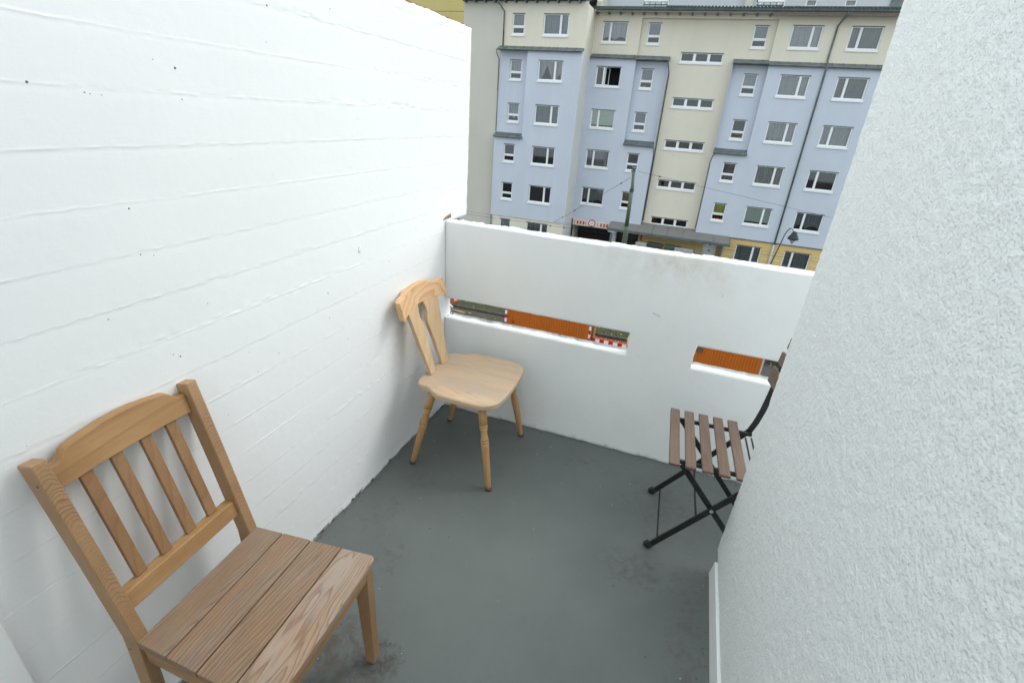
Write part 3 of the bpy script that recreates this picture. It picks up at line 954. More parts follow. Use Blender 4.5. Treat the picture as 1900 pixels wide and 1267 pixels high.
# turned leg: profile (height fraction, radius)
lp = [(0.022, .0115), (0.06, .0125), (0.20, .0145), (0.42, .0168), (0.53, .0180), (0.549, .0182), (0.553, .0135), (0.560, .0135), (0.564, .0182), (0.578, .0184), (0.582, .0135), (0.589, .0135), (0.593, .0182), (0.606, .0180), (0.63, .0150), (0.67, .0143), (0.71, .0160), (0.731, .0180), (0.735, .0135), (0.742, .0135), (0.746, .0183), (0.759, .0183), (0.763, .0135), (0.770, .0135), (0.774, .0180), (0.85, .0192), (1.0, .0185)]
for (fx, fy), (tx, ty) in (((.200, -.222), (.126, -.170)), ((.200, .232), (.128, .172)), ((-.205, -.201), (-.115, -.160)), ((-.205, .196), (-.115, .160))):
    a = Vector((fx, fy, 0)); b = Vector((tx, ty, 0.409))
    L = MB().tube([a.lerp(b, t) for t, _ in lp], 0, 20, rad=[r for _, r in lp]).build('leg', M['beech_leg'], bc, smooth=True)
    MB().tube([a, a.lerp(b, .016), a.lerp(b, .018), a.lerp(b, .03)], 0, 16, rad=[.0130, .0140, .0120, .0122]).build('glide', M['glide'], L, smooth=True)

# ---- folding slatted chair
fc = empty('folding_slat_chair', 'folding chair with brown wooden slats on a dark metal frame beside the right wall', 'chair', (1.347, -0.413, 0), R(2.5))
for i in range(5):
    x = (i - 2) * 0.0577
    hw = 0.0190
    n = 9
    rows = []
    for j in range(n):
        y = -0.197 + 0.394 * j / (n - 1)
        dz = -0.0
        rows.append([(x - hw, y, .438), (x + hw, y, .438), (x + hw, y, .450), (x - hw, y, .450)])
    vs = [p for r_ in rows for p in r_]
    fs = [(a * 4 + j, a * 4 + (j + 1) % 4, (a + 1) * 4 + (j + 1) % 4, (a + 1) * 4 + j) for a in range(n - 1) for j in range(4)]
    fs += [(3, 2, 1, 0), tuple(4 * (n - 1) + j for j in range(4))]
    MB().add(vs, fs).build('seat_slat', M['brown_slat'], fc, bev=0.003, seg=3)
for s in (-1, 1):
    MB().bar([(-0.095, s * .148, .430), (0.190, s * .148, .430)], 0.014, 0.012, side=(0, 1, 0)).build('seat_rail', M['black_metal'], fc, bev=0.0015)
    A = [(-.132, s * .166, .008), (.055, s * .166, .262), (.160, s * .166, .405), (.182, s * .166, .435), (.195, s * .166, .48), (.206, s * .166, .54), (.214, s * .166, .62), (.220, s * .166, .70), (.232, s * .166, .79), (.246, s * .166, .86)]
    la = MB().bar(A, 0.022, 0.008, side=(0, 1, 0)).build('leg_and_back_bar', M['black_metal'], fc, bev=0.001)
    MB().bar([(-.083, s * .156, .424), (.055, s * .156, .258), (.258, s * .156, .012)], 0.022, 0.008, side=(0, 1, 0)).build('cross_leg', M['black_metal'], fc, bev=0.001)
    MB().tube([(.055, s * .171, .26), (.055, s * .1755, .26)], 0.007, 12).build('rivet', M['steel'], fc, bev=0.0015)
    dirA = Vector((.187, 0, .254)).normalized()
    p = Vector((-.132, s * .166, .010))
    mt = Matrix.Translation(p + Vector((-0.002, 0, 0.004))) @ Euler((0, math.atan2(dirA.x, dirA.z), 0)).to_matrix().to_4x4()
    MB().obox(mt, 0.030, 0.020, 0.026).build('foot_cap', M['black_plastic'], fc, bev=0.005, seg=3)
    p = Vector((.262, s * .156, .012))
    mt = Matrix.Translation(p) @ Euler((0, -R(40), 0)).to_matrix().to_4x4()
    MB().obox(mt, 0.028, 0.020, 0.024).build('foot_cap', M['black_plastic'], fc, bev=0.005, seg=3)
for x, z, r in ((-.103, .046, .0035), (.012, .205, .0040), (.176, .398, .0035), (.198, .402, .0035), (.228, .052, .0035)):
    MB().tube([(x, -.166, z), (x, .166, z)], r, 10).build('spacer_rod', M['black_metal'], fc, smooth=True)
for z0, z1, xo in ((.660, .728, .216), (.744, .792, .231), (.808, .852, .246)):
    rows = []
    for j in range(9):
        y = -0.20 + 0.40 * j / 8
        bow = 0.014 * (1 - (y / .2) ** 2)
        rows.append([(xo - .022 + bow, y, z0), (xo - .018 + bow, y, z1), (xo - .008 + bow, y, z1), (xo - .012 + bow, y, z0)])
    vs = [p for r_ in rows for p in r_]
    fs = [(a * 4 + j, a * 4 + (j + 1) % 4, (a + 1) * 4 + (j + 1) % 4, (a + 1) * 4 + j) for a in range(8) for j in range(4)]
    fs += [(3, 2, 1, 0), tuple(32 + j for j in range(4))]
    MB().add(vs, fs).build('back_slat', M['brown_slat'], fc, bev=0.003)

# ================================================================== STREET
G = -8.3
MB().box(-300, 300, -60, 700, G - 1.0, G).build('ground', M['asphalt'], kind='structure')
MB().box(-60, 60, 14.0, 20.66, G, G + 0.006).build('site_soil', M['soil'], kind='structure')
MB().box(-60, 3.9, 20.80, 25.0, G, G + 0.05).build('lawn_strip', M['lawn'], kind='structure')
MB().box(7.2, 60, 20.80, 25.0, G, G + 0.05).build('lawn_strip', M['lawn'], kind='structure')
MB().box(3.9, 7.2, 19.0, 25.0, G, G + 0.03).build('path', M['asphalt'], kind='structure')
MB().box(-60, 60, 25.0, 26.2, G, G + 0.12).build('pavement', M['paving'], kind='structure')
MB().box(-60, 60, 32.3, 60.0, G, G + 0.12).build('pavement', M['paving'], kind='structure')
kb = MB()
x = -20.0
ks = []
kerb_me = None
while x < 3.6:
    if kerb_me is None:
        b0 = MB().box(0, 0.98, 0, 0.12, 0, 0.12)
        kerb_me = b0.mesh('kerb_stone'); kerb_me.materials.append(M['kerbstone'])
        kerb_root = empty('lawn_kerb', 'dark kerb stones edging the leaf-strewn grass across the road', 'kerb', (0, 20.67, G))
    o = bpy.data.objects.new('kerb_stone', kerb_me)
    COL.objects.link(o); o.parent = kerb_root
    o.location = (x, random.uniform(-.006, .006), random.uniform(-.01, .01)); o.rotation_euler = (0, 0, random.uniform(-.006, .006))
    x += 1.0
# grass blades and fallen leaves
def scatter(name, n, x0, x1, y0, y1, z, size, mat, tall, label=None):
    mb = MB()
    rr = random.Random(hash(name) % 1000 if False else len(name) * 7)
    for _ in range(n):
        x = rr.uniform(x0, x1); y = rr.uniform(y0, y1)
        a = rr.uniform(0, 6.28); s = size * rr.uniform(.6, 1.4)
        c, d = math.cos(a) * s, math.sin(a) * s
        if tall:
            h = tall * rr.uniform(.5, 1.3)
            mb.add([(x - c * .2, y - d * .2, z), (x + c * .2, y + d * .2, z), (x + d, y - c, z + h)], [(0, 1, 2)])
        else:
            t = rr.uniform(0, .5) * s
            mb.add([(x - c, y - d, z + .004), (x + d * .6, y - c * .6, z + t), (x + c, y + d, z + .006), (x - d * .6, y + c * .6, z + t * .5)], [(0, 1, 2, 3)])
    return mb.build(name, mat, kind='stuff', label=label, fix=False)
M['blade'] = plain('grass_blade', (0.055, 0.068, 0.028), rough=0.9, var=0.5, vscale=2.0)
M['leaf_y'] = plain('yellow_autumn_leaf', (0.42, 0.36, 0.12), rough=0.8, var=0.3, vscale=2.0)
M['leaf_b'] = plain('brown_autumn_leaf', (0.28, 0.17, 0.09), rough=0.8, var=0.5, vscale=2.0)
scatter('grass', 9000, -13, 0.5, 20.85, 24.6, G + .05, 0.045, M['blade'], 0.09, label='short autumn grass seen through the parapet slot')
scatter('yellow_leaves', 240, -13, 7, 18.5, 24.6, G + .07, 0.06, M['leaf_y'], 0, label='yellow fallen leaves on the grass and soil')
scatter('brown_leaves', 600, -13, 7, 18.5, 24.6, G + .065, 0.06, M['leaf_b'], 0, label='brown fallen leaves on the grass and soil')
# tram track (lies behind the parapet)
for k, yy_ in enumerate((27.6, 29.04, 30.2, 31.64)):
    MB().box(-60, 60, yy_, yy_ + .07, G, G + .008).build('tram_rail', M['steel_rail'], kind='structure')

# ---- site containers: corrugated orange boxes
def mat_orange():
    m, nt, b = newmat('orange_container_paint')
    v = mapping(nt)
    c = ramp(nt, noise(nt, v, 1.3, 5), [(0.3, (0.44, 0.115, 0.008)), (0.7, (0.50, 0.135, 0.010))])
    nt.links.new(c, b.inputs['Base Color'])
    b.inputs['Roughness'].default_value = 0.5
    return m
M['orange'] = mat_orange()
M['wall_vent'] = plain('dull_grey_louvre', (0.16, 0.15, 0.14))
M['cont_frame'] = plain('container_frame_grey', (0.45, 0.47, 0.47), rough=0.5)
def container(x0, x1, label, vent=None, n_digit=False, right_post=False):
    c = empty('site_container', label, 'container', ((x0 + x1) / 2, 18.0, G), 0.0, 'orange site containers in the street')
    w = (x1 - x0) / 2
    Ht = 2.45
    pitch = 0.118
    pts = []
    x = -w + 0.06
    while x < w - 0.06 - pitch:
        pts += [(x, 0.0), (x + pitch * .36, 0.0), (x + pitch * .5, 0.028), (x + pitch * .86, 0.028)]
        x += pitch
    pts += [(w - 0.06, 0.0)]
    mb = MB()
    n = len(pts)
    vs = [(px, py, 0.08) for px, py in pts] + [(px, py, Ht - .06) for px, py in pts]
    mb.add(vs, [(i, i + 1, n + i + 1, n + i) for i in range(n - 1)])
    o = mb.build('corrugated_side', M['orange'], c, fix=False)
    MB().box(-w + .02, w - .02, 0.05, 2.35, 0.06, Ht - .02).build('body', M['orange'], c)
    MB().box(-w, w, -.012, 2.4, Ht - .06, Ht + .02).build('frame_rail', M['orange'], c)
    MB().box(-w, w, -.012, 2.4, 0.0, .08).build('frame_rail', M['orange'], c)
    MB().box(-w, -w + .06, -.012, .06, .08, Ht - .06).build('corner_post', M['orange'], c)
    MB().box(w - .06, w, -.012, .06, .08, Ht - .06).build('corner_post', M['cont_frame'] if right_post else M['orange'], c)
    if vent:
        vx, vz = vent[0] - (x0 + x1) / 2, vent[1] - G
        v = MB().box(vx - .115, vx + .115, -.025, 0.0, vz - .10, vz + .10)
        vo = v.build('vent', plain('vent_grey', (0.06, 0.055, 0.05)), c)
        sl = MB()
        for k in range(4):
            sl.box(vx - .095, vx + .095, -.034, -.025, vz - .075 + k * .042, vz - .06 + k * .042)
        sl.build('vent_louvre', M['wall_vent'], vo)
    return c
def text(body, size, loc, rot, mat, parent, name='lettering', extrude=0.002, **kw):
    cu = bpy.data.curves.new(name, 'FONT')
    cu.body = body; cu.size = size; cu.extrude = extrude
    cu.align_x = 'CENTER'; cu.align_y = 'CENTER'
    tmp = bpy.data.objects.new('tmp', cu)
    COL.objects.link(tmp)
    dg = bpy.context.evaluated_depsgraph_get()
    me = bpy.data.meshes.new_from_object(tmp.evaluated_get(dg))
    bpy.data.objects.remove(tmp); bpy.data.curves.remove(cu)
    me.name = name
    me.materials.clear()
    return link(name, me, mat, parent, loc=loc, rot=rot, **kw)
M['black_paint'] = plain('black_lettering', (0.02, 0.02, 0.02), rough=0.6)
M['red'] = plain('signal_red', (0.50, 0.02, 0.02), rough=0.4, var=0.05)
M['orange_red'] = plain('orange_red_reflective', (0.80, 0.11, 0.03), rough=0.4, var=0.05)
M['white'] = plain('white_reflective', (0.75, 0.77, 0.78), rough=0.4, var=0.04)
c1 = container(-5.86, -1.98, 'longer orange corrugated container marked 20, seen through the wide parapet slot')
text('20', 0.17, (-5.86 + .27 + 1.94 + 1.98, -0.006, -7.30 - G), (R(90), 0, 0), M['black_paint'], c1)
c2 = container(2.20, 5.20, 'shorter orange corrugated container with a small grey vent, behind the right-hand slot', vent=(2.72, -6.86), right_post=True)
# striped marker boards on the container ends
def striped(name, x, y, z0, z1, w, label, n=5, group=None, start=0):
    t = empty(name, label, 'marker', (x, y, G), 0, group)
    for k in range(n):
        a = z0 - G + (z1 - z0) * k / n; b = z0 - G + (z1 - z0) * (k + 1) / n
        MB().box(-w / 2, w / 2, -.012, .012, a, b).build('stripe', M['red'] if (k + start) % 2 == 0 else M['white'], t)
    return t
striped('striped_marker_post', -5.93, 17.93, G, -6.55, 0.10, 'red and white striped marker post at the left end of the longer container', n=9)
striped('striped_marker_post', -1.93, 17.93, G, -6.55, 0.09, 'red and white striped marker post at the right end of the longer container', n=9)
# dark green pipe post beside it
MB().tube([(-1.78, 17.75, G), (-1.78, 17.75, -5.9)], 0.045, 12).build('green_pipe_post', plain('dark_green_paint', (0.035, 0.065, 0.045)), smooth=True,
     label='thin dark green pipe post standing beside the striped barrier', cat='post')
# barrier
br = empty('road_barrier', 'red and white striped plastic road barrier between the two containers', 'barrier', (-1.0, 17.9, G))
br.location.z = G + .12
for k in range(9):
    MB().box(-.84 + k * .2, -.84 + (k + 1) * .2 - .001, -.012, .012, .72, .93).build('stripe', M['red'] if k % 2 == 0 else M['white'], br)
MB().box(-.90, 1.0, -.02, .02, .93, .965).build('top_rail', M['orange_red'], br)
for k in range(9):
    MB().tube([(-.80 + k * .21, 0, .965), (-.80 + k * .21, 0, 1.01)], .018, 8, rad=[.012, .02]).build('peg', M['orange_red'], br)
for xx in (-.86, .95):
    MB().box(xx - .03, xx + .03, -.02, .02, 0, .93).build('leg', M['orange_red'], br)
    MB().box(xx - .1, xx + .1, -.35, .35, -.12, .02).build('foot', M['black_plastic'], br, bev=.01)
wlp = empty('warning_lamp', 'round yellow site warning lamp on the right end of the barrier', 'lamp', (-.20, 17.86, G + 1.085))
M['amber'] = plain('amber_lens', (0.75, 0.38, 0.02), rough=0.25)
MB().box(-.06, .06, -.05, .05, 0.0, .16).build('lamp_body', M['amber'], wlp, bev=.01)
MB().tube([(0, -.045, .25), (0, .045, .25)], .085, 18).build('lens', M['amber'], wlp, bev=.01)
# orange bordered triangular board
tri = empty('triangular_warning_sign', 'orange bordered white triangular warning board at the left end of the wide slot', 'sign', (-9.75, 20.9, G))
o3 = [(-.42, .06), (-.42, .74), (.42, .62)]
MB().prism(o3, 1, -.01, .01).build('border', M['orange_red'], tri)
cx_ = sum(p[0] for p in o3) / 3; cz_ = sum(p[1] for p in o3) / 3
MB().prism([(cx_ + (px - cx_) * .55, cz_ + (pz - cz_) * .55) for px, pz in o3], 1, -.016, -.0105).build('panel', M['white'], tri)
MB().box(-.45, -.41, -.03, .03, 0, .95).build('stand', M['orange_red'], tri)
# stacked material: two bent pipe rails on planks
M['old_wood'] = wood('old_site_plank', 0, (0.30, 0.24, 0.16), (0.22, 0.17, 0.11), (0.10, 0.07, 0.05), ring=30)
for k, (x, y, z, rz, L) in enumerate([(-10.15, 19.75, G + .05, -.18, 2.2), (-9.9, 19.95, G + .13, -.12, 2.0), (-10.5, 19.6, G + .20, -.2, 2.1), (-9.7, 19.75, G + .05, -.35, 1.3), (-10.7, 20.1, G + .28, -.1, 1.8)]):
    MB().box(-L / 2, L / 2, -.11, .11, -.04, .04).build('timber_plank', M['old_wood'], label=('longest weathered timber plank at the bottom of the heap beyond the slot', 'pale timber plank lying just above the longest one in the heap', 'timber plank third from the ground in the heap, nearest the viewer', 'short timber plank lying apart at the right end of the heap', 'timber plank on top of the heap under the pipe rails')[k], cat='plank', group='planks heaped by the site', loc=(x, y, z), rot=(0, 0, rz), bev=.004)
for k, (dy, dz) in enumerate(((0.0, .52), (-.22, .36))):
    y0 = 19.9 + dy
    MB().tube([(-12.0, y0 + .25, G + dz + .02), (-10.3, y0 + .02, G + dz), (-9.78, y0 - .05, G + dz - .07), (-9.62, y0 - .07, G + dz - .20)], .042, 10).build(
        'pipe_rail', M['white'], label=('upper' if k == 0 else 'lower') + ' of two bent white pipe rails lying on the timber heap', cat='pipe', smooth=True)
MB().box(-12.2, -9.85, 19.7, 20.05, G + .30, G + .40).build('red_girder', plain('dark_red_lead', (0.10, 0.02, 0.025)), label='dark red steel girder lying between the white pipe rails', cat='girder', bev=.01)
# shrub with yellow leaves at the right slot end
sh = empty('shrub', 'low dark green shrub with yellow leaves beyond the right-hand slot', 'shrub', (6.55, 21.9, G + .04))
rr = random.Random(5)
for nm, mt, n in (('foliage', plain('shrub_green', (0.05, 0.085, 0.03), var=.5, vscale=8), 1500), ('yellow_leaf_cluster', M['leaf_y'], 130)):
    mb = MB()
    for _ in range(n):
        a = rr.uniform(0, 6.28); e = rr.uniform(-.1, 1.4); rad = rr.uniform(.35, 1.0) ** .5
        p = Vector((math.cos(a) * math.cos(e) * .95, math.sin(a) * math.cos(e) * .9, max(.03, math.sin(e) * .8))) * rad
        q = Euler((rr.uniform(-1, 1), rr.uniform(-1, 1), rr.uniform(0, 6))).to_matrix()
        s_ = rr.uniform(.03, .06)
        mb.add([p + q @ Vector(v) * s_ for v in ((-1, 0, 0), (0, -.6, 0.1), (1, 0, 0), (0, .6, 0.1))], [(0, 1, 2, 3)])
    mb.build(nm, mt, sh, fix=False, kind='stuff')
sm = MB()
for k in range(14):
    a = rr.uniform(0, 6.28)
    sm.tube([(0.05 * math.cos(a), .05 * math.sin(a), 0), (.4 * math.cos(a), .4 * math.sin(a), .5), (.7 * math.cos(a), .7 * math.sin(a), .7)], .01, 5)
sm.build('stem', M['old_wood'], sh, kind='stuff')

# ================================================================== BUILDING ACROSS THE STREET
BL, AL, B, A, S = 34.6, 35.0, 37.1, 37.5, 37.75
bld = empty('apartment_building', 'pale blue and cream six-storey apartment building across the street', 'building', (0, 0, 0))

def panel(name, y, rects, holes, mat, depth=0.14):
    xs = sorted(set([r[0] for r in rects] + [r[1] for r in rects] + [h[0] for h in holes] + [h[1] for h in holes]))
    zs = sorted(set([r[2] for r in rects] + [r[3] for r in rects] + [h[2] for h in holes] + [h[3] for h in holes]))
    mb = MB()
    for xa, xb in zip(xs[:-1], xs[1:]):
        for za, zb in zip(zs[:-1], zs[1:]):
            cx, cz = (xa + xb) / 2, (za + zb) / 2
            if any(r[0] < cx < r[1] and r[2] < cz < r[3] for r in rects) and not any(h[0] < cx < h[1] and h[2] < cz < h[3] for h in holes):
                mb.quad((xa, y, za), (xb, y, za), (xb, y, zb), (xa, y, zb))
    for xa, xb, za, zb in holes:
        d = y + depth
        mb.quad((xa, y, za), (xa, d, za), (xa, d, zb), (xa, y, zb))
        mb.quad((xb, y, za), (xb, y, zb), (xb, d, zb), (xb, d, za))
        mb.quad((xa, y, zb), (xa, d, zb), (xb, d, zb), (xb, y, zb))
        mb.quad((xa, y, za), (xb, y, za), (xb, d, za), (xa, d, za))
    return mb.build(name, mat, bld, fix=False)

wr = random.Random(11)
def curtain_mesh(x0, x1, z0, z1, y, folds=0.16, amp=0.035, shape='full', dark=False):
    n = max(8, int((x1 - x0) / 0.025))
    mb = MB(); vs = []
    for i in range(n + 1):
        t = i / n
        x = x0 + (x1 - x0) * t
        yy = y + amp * math.sin(x / folds * 6.28) + amp * .5 * math.sin(x * 23)
        if shape == 'full': zb = z0
        elif shape == 'scallop': zb = z0 + (z1 - z0) * (.12 + .16 * abs(math.sin(t * math.pi * 2)) ** .8)
        elif shape == 'vee': zb = z0 + (z1 - z0) * (.04 + .72 * (1 - abs(math.cos(t * math.pi * 1.5)) ** 1.0) * (1 if .1 < t < .9 else .2))
        elif shape == 'half': zb = z0 + (z1 - z0) * .5
        elif shape == 'blind': zb = z0 + (z1 - z0) * .14; yy = y
        vs += [(x, yy, zb), (x, yy, z1)]
    fs = [(2 * i, 2 * i + 2, 2 * i + 3, 2 * i + 1) for i in range(n)]
    return mb.add(vs, fs)

def window(x0, x1, zt, y, kind, cur='net', shape='full', cmat=None, narrow='right', extra=None, ztb=1.25):
    """outer frame + mullion as one mesh; panes, curtain, sill and room are its sub-parts"""
    zb = zt - ztb
    fy = y + 0.075
    fw = 0.062
    f = MB()
    f.box(x0, x0 + fw, fy, fy + .07, zb, zt); f.box(x1 - fw, x1, fy, fy + .07, zb, zt)
    f.box(x0 + fw, x1 - fw, fy, fy + .07, zt - fw, zt); f.box(x0 + fw, x1 - fw, fy, fy + .07, zb, zb + fw * 1.2)
    lights = []
    if kind == 'wide':
        mx = x0 + (x1 - x0) * (0.68 if narrow == 'right' else 0.32)
        f.box(mx - .05, mx + .05, fy - .005, fy + .065, zb + fw * 1.2, zt - fw)
        lights = [(x0 + fw, mx - .05, zb + fw * 1.2, zt - fw), (mx + .05, x1 - fw, zb + fw * 1.2, zt - fw)]
    elif kind == 'small':
        tz = zb + ztb * 0.37
        f.box(x0 + fw, x1 - fw, fy - .005, fy + .065, tz - .055, tz + .055)
        lights = [(x0 + fw, x1 - fw, zb + fw * 1.2, tz - .055), (x0 + fw, x1 - fw, tz + .055, zt - fw)]
    elif kind == 'strip':
        w = (x1 - x0) / 3
        for k in (1, 2):
            f.box(x0 + w * k - .07, x0 + w * k + .07, fy - .005, fy + .065, zb + fw * 1.2, zt - fw)
        for k in range(3):
            lights.append((x0 + w * k + (.07 if k else fw), x0 + w * (k + 1) - (.07 if k < 2 else fw), zb + fw * 1.2, zt - fw))
    wo = f.build('window', M['frame'], bld)
    for k, (a, b, c, d) in enumerate(lights):
        if extra == 'open' and k == 1:
            # sash swung inwards
            s_ = MB()
            ax = a + .02
            for (u0, u1, c0, c1) in ((0, .05, c, d), (.55, .60, c, d), (.05, .55, c, c + .06), (.05, .55, d - .06, d)):
                s_.add([(ax + u * .35, fy + .06 + u * .9, z) for u, z in ((u0, c0), (u1, c0), (u1, c1), (u0, c1))] + [(ax + .04 + u * .35, fy + .06 + u * .9, z) for u, z in ((u0, c0), (u1, c0), (u1, c1), (u0, c1))],
                       [(0, 1, 2, 3), (7, 6, 5, 4), (0, 4, 5, 1), (2, 6, 7, 3), (1, 5, 6, 2), (0, 3, 7, 4)])
            s_.build('open_sash', M['frame'], wo)
            continue
        s_ = MB()
        t = .022
        s_.box(a, a + t, fy + .012, fy + .05, c, d); s_.box(b - t, b, fy + .012, fy + .05, c, d)
        s_.box(a + t, b - t, fy + .012, fy + .05, c, c + t); s_.box(a + t, b - t, fy + .012, fy + .05, d - t, d)
        s_.build('sash', M['frame'], wo)
        tilt = wr.uniform(-.004, .004); tx = wr.uniform(-.003, .003)
        MB().quad((a + t, fy + .03 + tx, c + t), (b - t, fy + .03 - tx, c + t), (b - t, fy + .03 - tx + tilt, d - t), (a + t, fy + .03 + tx + tilt, d - t)).build('pane', M['glass'], wo, fix=False)
    MB().box(x0 - .03, x1 + .03, y - .06, fy + .002, zb - .11, zb + .012).build('sill', M['frame'], wo)
    # dark strip along the window head
    MB().box(x0 + .001, x1 - .001, y + .02, fy, zt - .045, zt - .001).build('head_strip', M['gutter'], wo)
    # room behind
    r = MB(); y0, y1 = fy + .0705, fy + 1.6
    r.quad((x0 - .3, y1, zb - .4), (x1 + .3, y1, zb - .4), (x1 + .3, y1, zt + .3), (x0 - .3, y1, zt + .3))
    r.quad((x0 - .3, y0, zb - .4), (x0 - .3, y1, zb - .4), (x0 - .3, y1, zt + .3), (x0 - .3, y0, zt + .3))
    r.quad((x1 + .3, y0, zb - .4), (x1 + .3, y1, zb - .4), (x1 + .3, y1, zt + .3), (x1 + .3, y0, zt + .3))
    r.quad((x0 - .3, y0, zt + .3), (x1 + .3, y0, zt + .3), (x1 + .3, y1, zt + .3), (x0 - .3, y1, zt + .3))
    r.quad((x0 - .3, y0, zb - .4), (x1 + .3, y0, zb - .4), (x1 + .3, y1, zb - .4), (x0 - .3, y1, zb - .4))
    # lintel / apron returns so that no daylight leaks round the frame
    r.build('room', M['room'], wo, fix=False)
    yc = fy + .16
    cm = cmat or M['curtain']
    if cur == 'net':
        curtain_mesh(x0 + .03, x1 - .03, zb, zt, yc, shape=shape).build('curtain', cm, wo, smooth=True, fix=False)
    elif cur == 'top':     # only the upper light is covered
        tz = zb + ztb * 0.37
        curtain_mesh(x0 + .03, x1 - .03, tz, zt, yc, shape='full').build('curtain', cm, wo, smooth=True, fix=False)
    elif cur == 'shutter':
        tz = zb + ztb * 0.40
        q = MB()
        z = tz
        while z < zt - .05:
            q.box(x0 + .06, x1 - .06, fy + .10, fy + .115, z, z + .045); z += .05
        q.build('roller_blind', M['blind_grey'], wo)
    elif cur == 'blind':
        q = MB(); z = zb + .20
        while z < zt - .03:
            q.box(x0 + .05, x1 - .05, fy + .10, fy + .104, z, z + .09); z += .092
        q.build('roller_blind', M['blind_green'], wo)
    elif cur == 'sides':
        w = (x1 - x0) * .18
        curtain_mesh(x0 + .03, x0 + w, zb, zt, yc).build('curtain', cm, wo, smooth=True, fix=False)
        curtain_mesh(x1 - w, x1 - .03, zb, zt, yc).build('curtain', cm, wo, smooth=True, fix=False)
    if extra == 'plants':
        q = MB()
        for k in range(wr.randint(2, 4)):
            px = wr.uniform(x0 + .18, x1 - .18)
            q.tube([(px, fy + .13, zb + .09), (px, fy + .13, zb + .20)], .05, 8, rad=[.035, .05])
        q.build('flower_pot', M['pot_red'], wo)
    return wo

lace = dict(cur='net', shape='vee')
def zt(k, right=False): return (7.72 if right else 7.77) - 2.75 * k - (0.0 if not right else 0.0)
P_L1, P_L2 = (-12.83, -11.93), (-10.60, -8.83)
W = []   # (x0,x1,zt,plane,kind,kwargs)
col1 = [(AL, dict(cur='shutter')), (AL, dict(cur='top', extra='plants')), (AL, dict(cur='net', shape='scallop')), (BL, dict(cur='none', extra='plants')), (BL, dict(cur='none')), (BL + .04, dict(cur='net'))]
col2 = [(AL, dict(cur='net', cmat=M['blind_grey'])), (BL, dict(lace)), (BL, dict(cur='net', cmat=M['curtain_grey'])), (BL, dict(cur='none')), (BL, dict(cur='net', cmat=M['room'])), (BL + .04, dict(cur='net', cmat=M['curtain_grey']))]
for k, (pl_, kw) in enumerate(col1): W.append((P_L1[0], P_L1[1], zt(k), pl_, 'small', kw))
for k, (pl_, kw) in enumerate(col2): W.append((P_L2[0], P_L2[1], zt(k), pl_, 'wide', kw))
col3 = [(A, dict(cur='net', shape='scallop')), (B, dict(cur='none', extra='open')), (B, dict(cur='blind')), (B, dict(cur='net', cmat=M['curtain_grey'])), (B, dict(cur='net', shape='scallop', cmat=M['curtain_grey']))]
for k, (pl_, kw) in enumerate(col3): W.append((-7.05, -5.28, zt(k), pl_, 'wide', dict(kw, narrow='left')))
col4 = [(S, dict(cur='shutter')), (A, dict(cur='shutter', extra='plants')), (A, dict(cur='shutter', extra='plants')), (B, dict(cur='none')), (B, dict(cur='top', cmat=M['curtain_grey']))]
for k, (pl_, kw) in enumerate(col4): W.append((-3.95, -3.07, zt(k), pl_, 'small', kw))
col5 = [(S, dict(cur='shutter')), (A, dict(cur='top')), (A, dict(cur='none', extra='plants')), (B, dict(cur='none', extra='plants')), (B, dict(cur='top', cmat=plain('lime_curtain', (0.35, 0.5, 0.15)), extra='plants'))]
for k, (pl_, kw) in enumerate(col5): W.append((2.74, 3.63, zt(k, True), pl_, 'small', kw))
col6 = [(A, dict(cur='net')), (B, dict(cur='net')), (B, dict(cur='net', cmat=M['curtain'])), (B, dict(cur='net', cmat=M['curtain_grey'])), (B, dict(cur='blind', )), (B + .04, dict(cur='net', cmat=M['curtain_grey']))]
for k, (pl_, kw) in enumerate(col6): W.append((4.92, 6.67, zt(k, True), pl_, 'wide', kw))
col7 = [(A, dict(cur='net', cmat=M['curtain_grey'])), (B, dict(cur='net', cmat=M['curtain_grey'])), (B, dict(cur='net')), (B, dict(cur='none')), (B, dict(cur='net', shape='scallop', cmat=M['curtain_grey'])), (B + .04, dict(cur='net', cmat=M['curtain_grey']))]
for k, (pl_, kw) in enumerate(col7): W.append((8.17, 9.90, zt(k, True), pl_, 'wide', dict(kw, narrow='left')))
for k, (pl_, kw) in enumerate(col6): W.append((12.6, 14.3, zt(k, True), pl_, 'wide', kw))      # continues beyond the frame
for w in W:
    window(w[0], w[1], w[2], w[3], w[4], **w[5])
SW = []
for k in range(5):
    z = 6.10 - 2.75 * k - 0.0
    SW.append((-1.52, 1.24, z))
    window(-1.52, 1.24, z, S, 'strip', cur='none', ztb=0.60)
def holes(y): return [(w[0], w[1], w[2] - 1.25, w[2]) for w in W if abs(w[3] - y) < 1e-6]
# left block
panel('top_storey_wall', AL, [(-13.6, -7.6, 5.5, 8.44)], [h for h in holes(AL) if h[3] > 6], M['cream'])
panel('side_wall', AL, [(-16.5, -13.6, G, 8.44)], [], M['cream_grey'])
panel('bay_wall', AL, [(-13.6, -11.45, 0.0, 5.5)], [h for h in holes(AL) if h[3] < 6], M['blue'])
panel('blue_wall', BL, [(-11.45, -7.6, -5.8, 5.6), (-13.62, -11.45, -5.8, 0.06)], holes(BL), M['blue'])
panel('ground_floor_wall', BL + .04, [(-13.58, -7.62, G, -5.8)], holes(BL + .04), M['cream'])
def face_x(name, x, y0, y1, z0, z1, mat, t=0.02):
    MB().box(x - t, x, y0, y1, z0, z1).build(name, mat, bld)
def face_x2(name, x, y0, y1, z0, z1, mat, t=0.02):
    MB().box(x, x + t, y0, y1, z0, z1).build(name, mat, bld)
face_x('return_wall', -7.58, BL + .001, B + .3, G, 5.6, M['pale'])
face_x('return_wall', -7.601, AL - .001, A + .3, 5.6, 8.3, M['cream'])
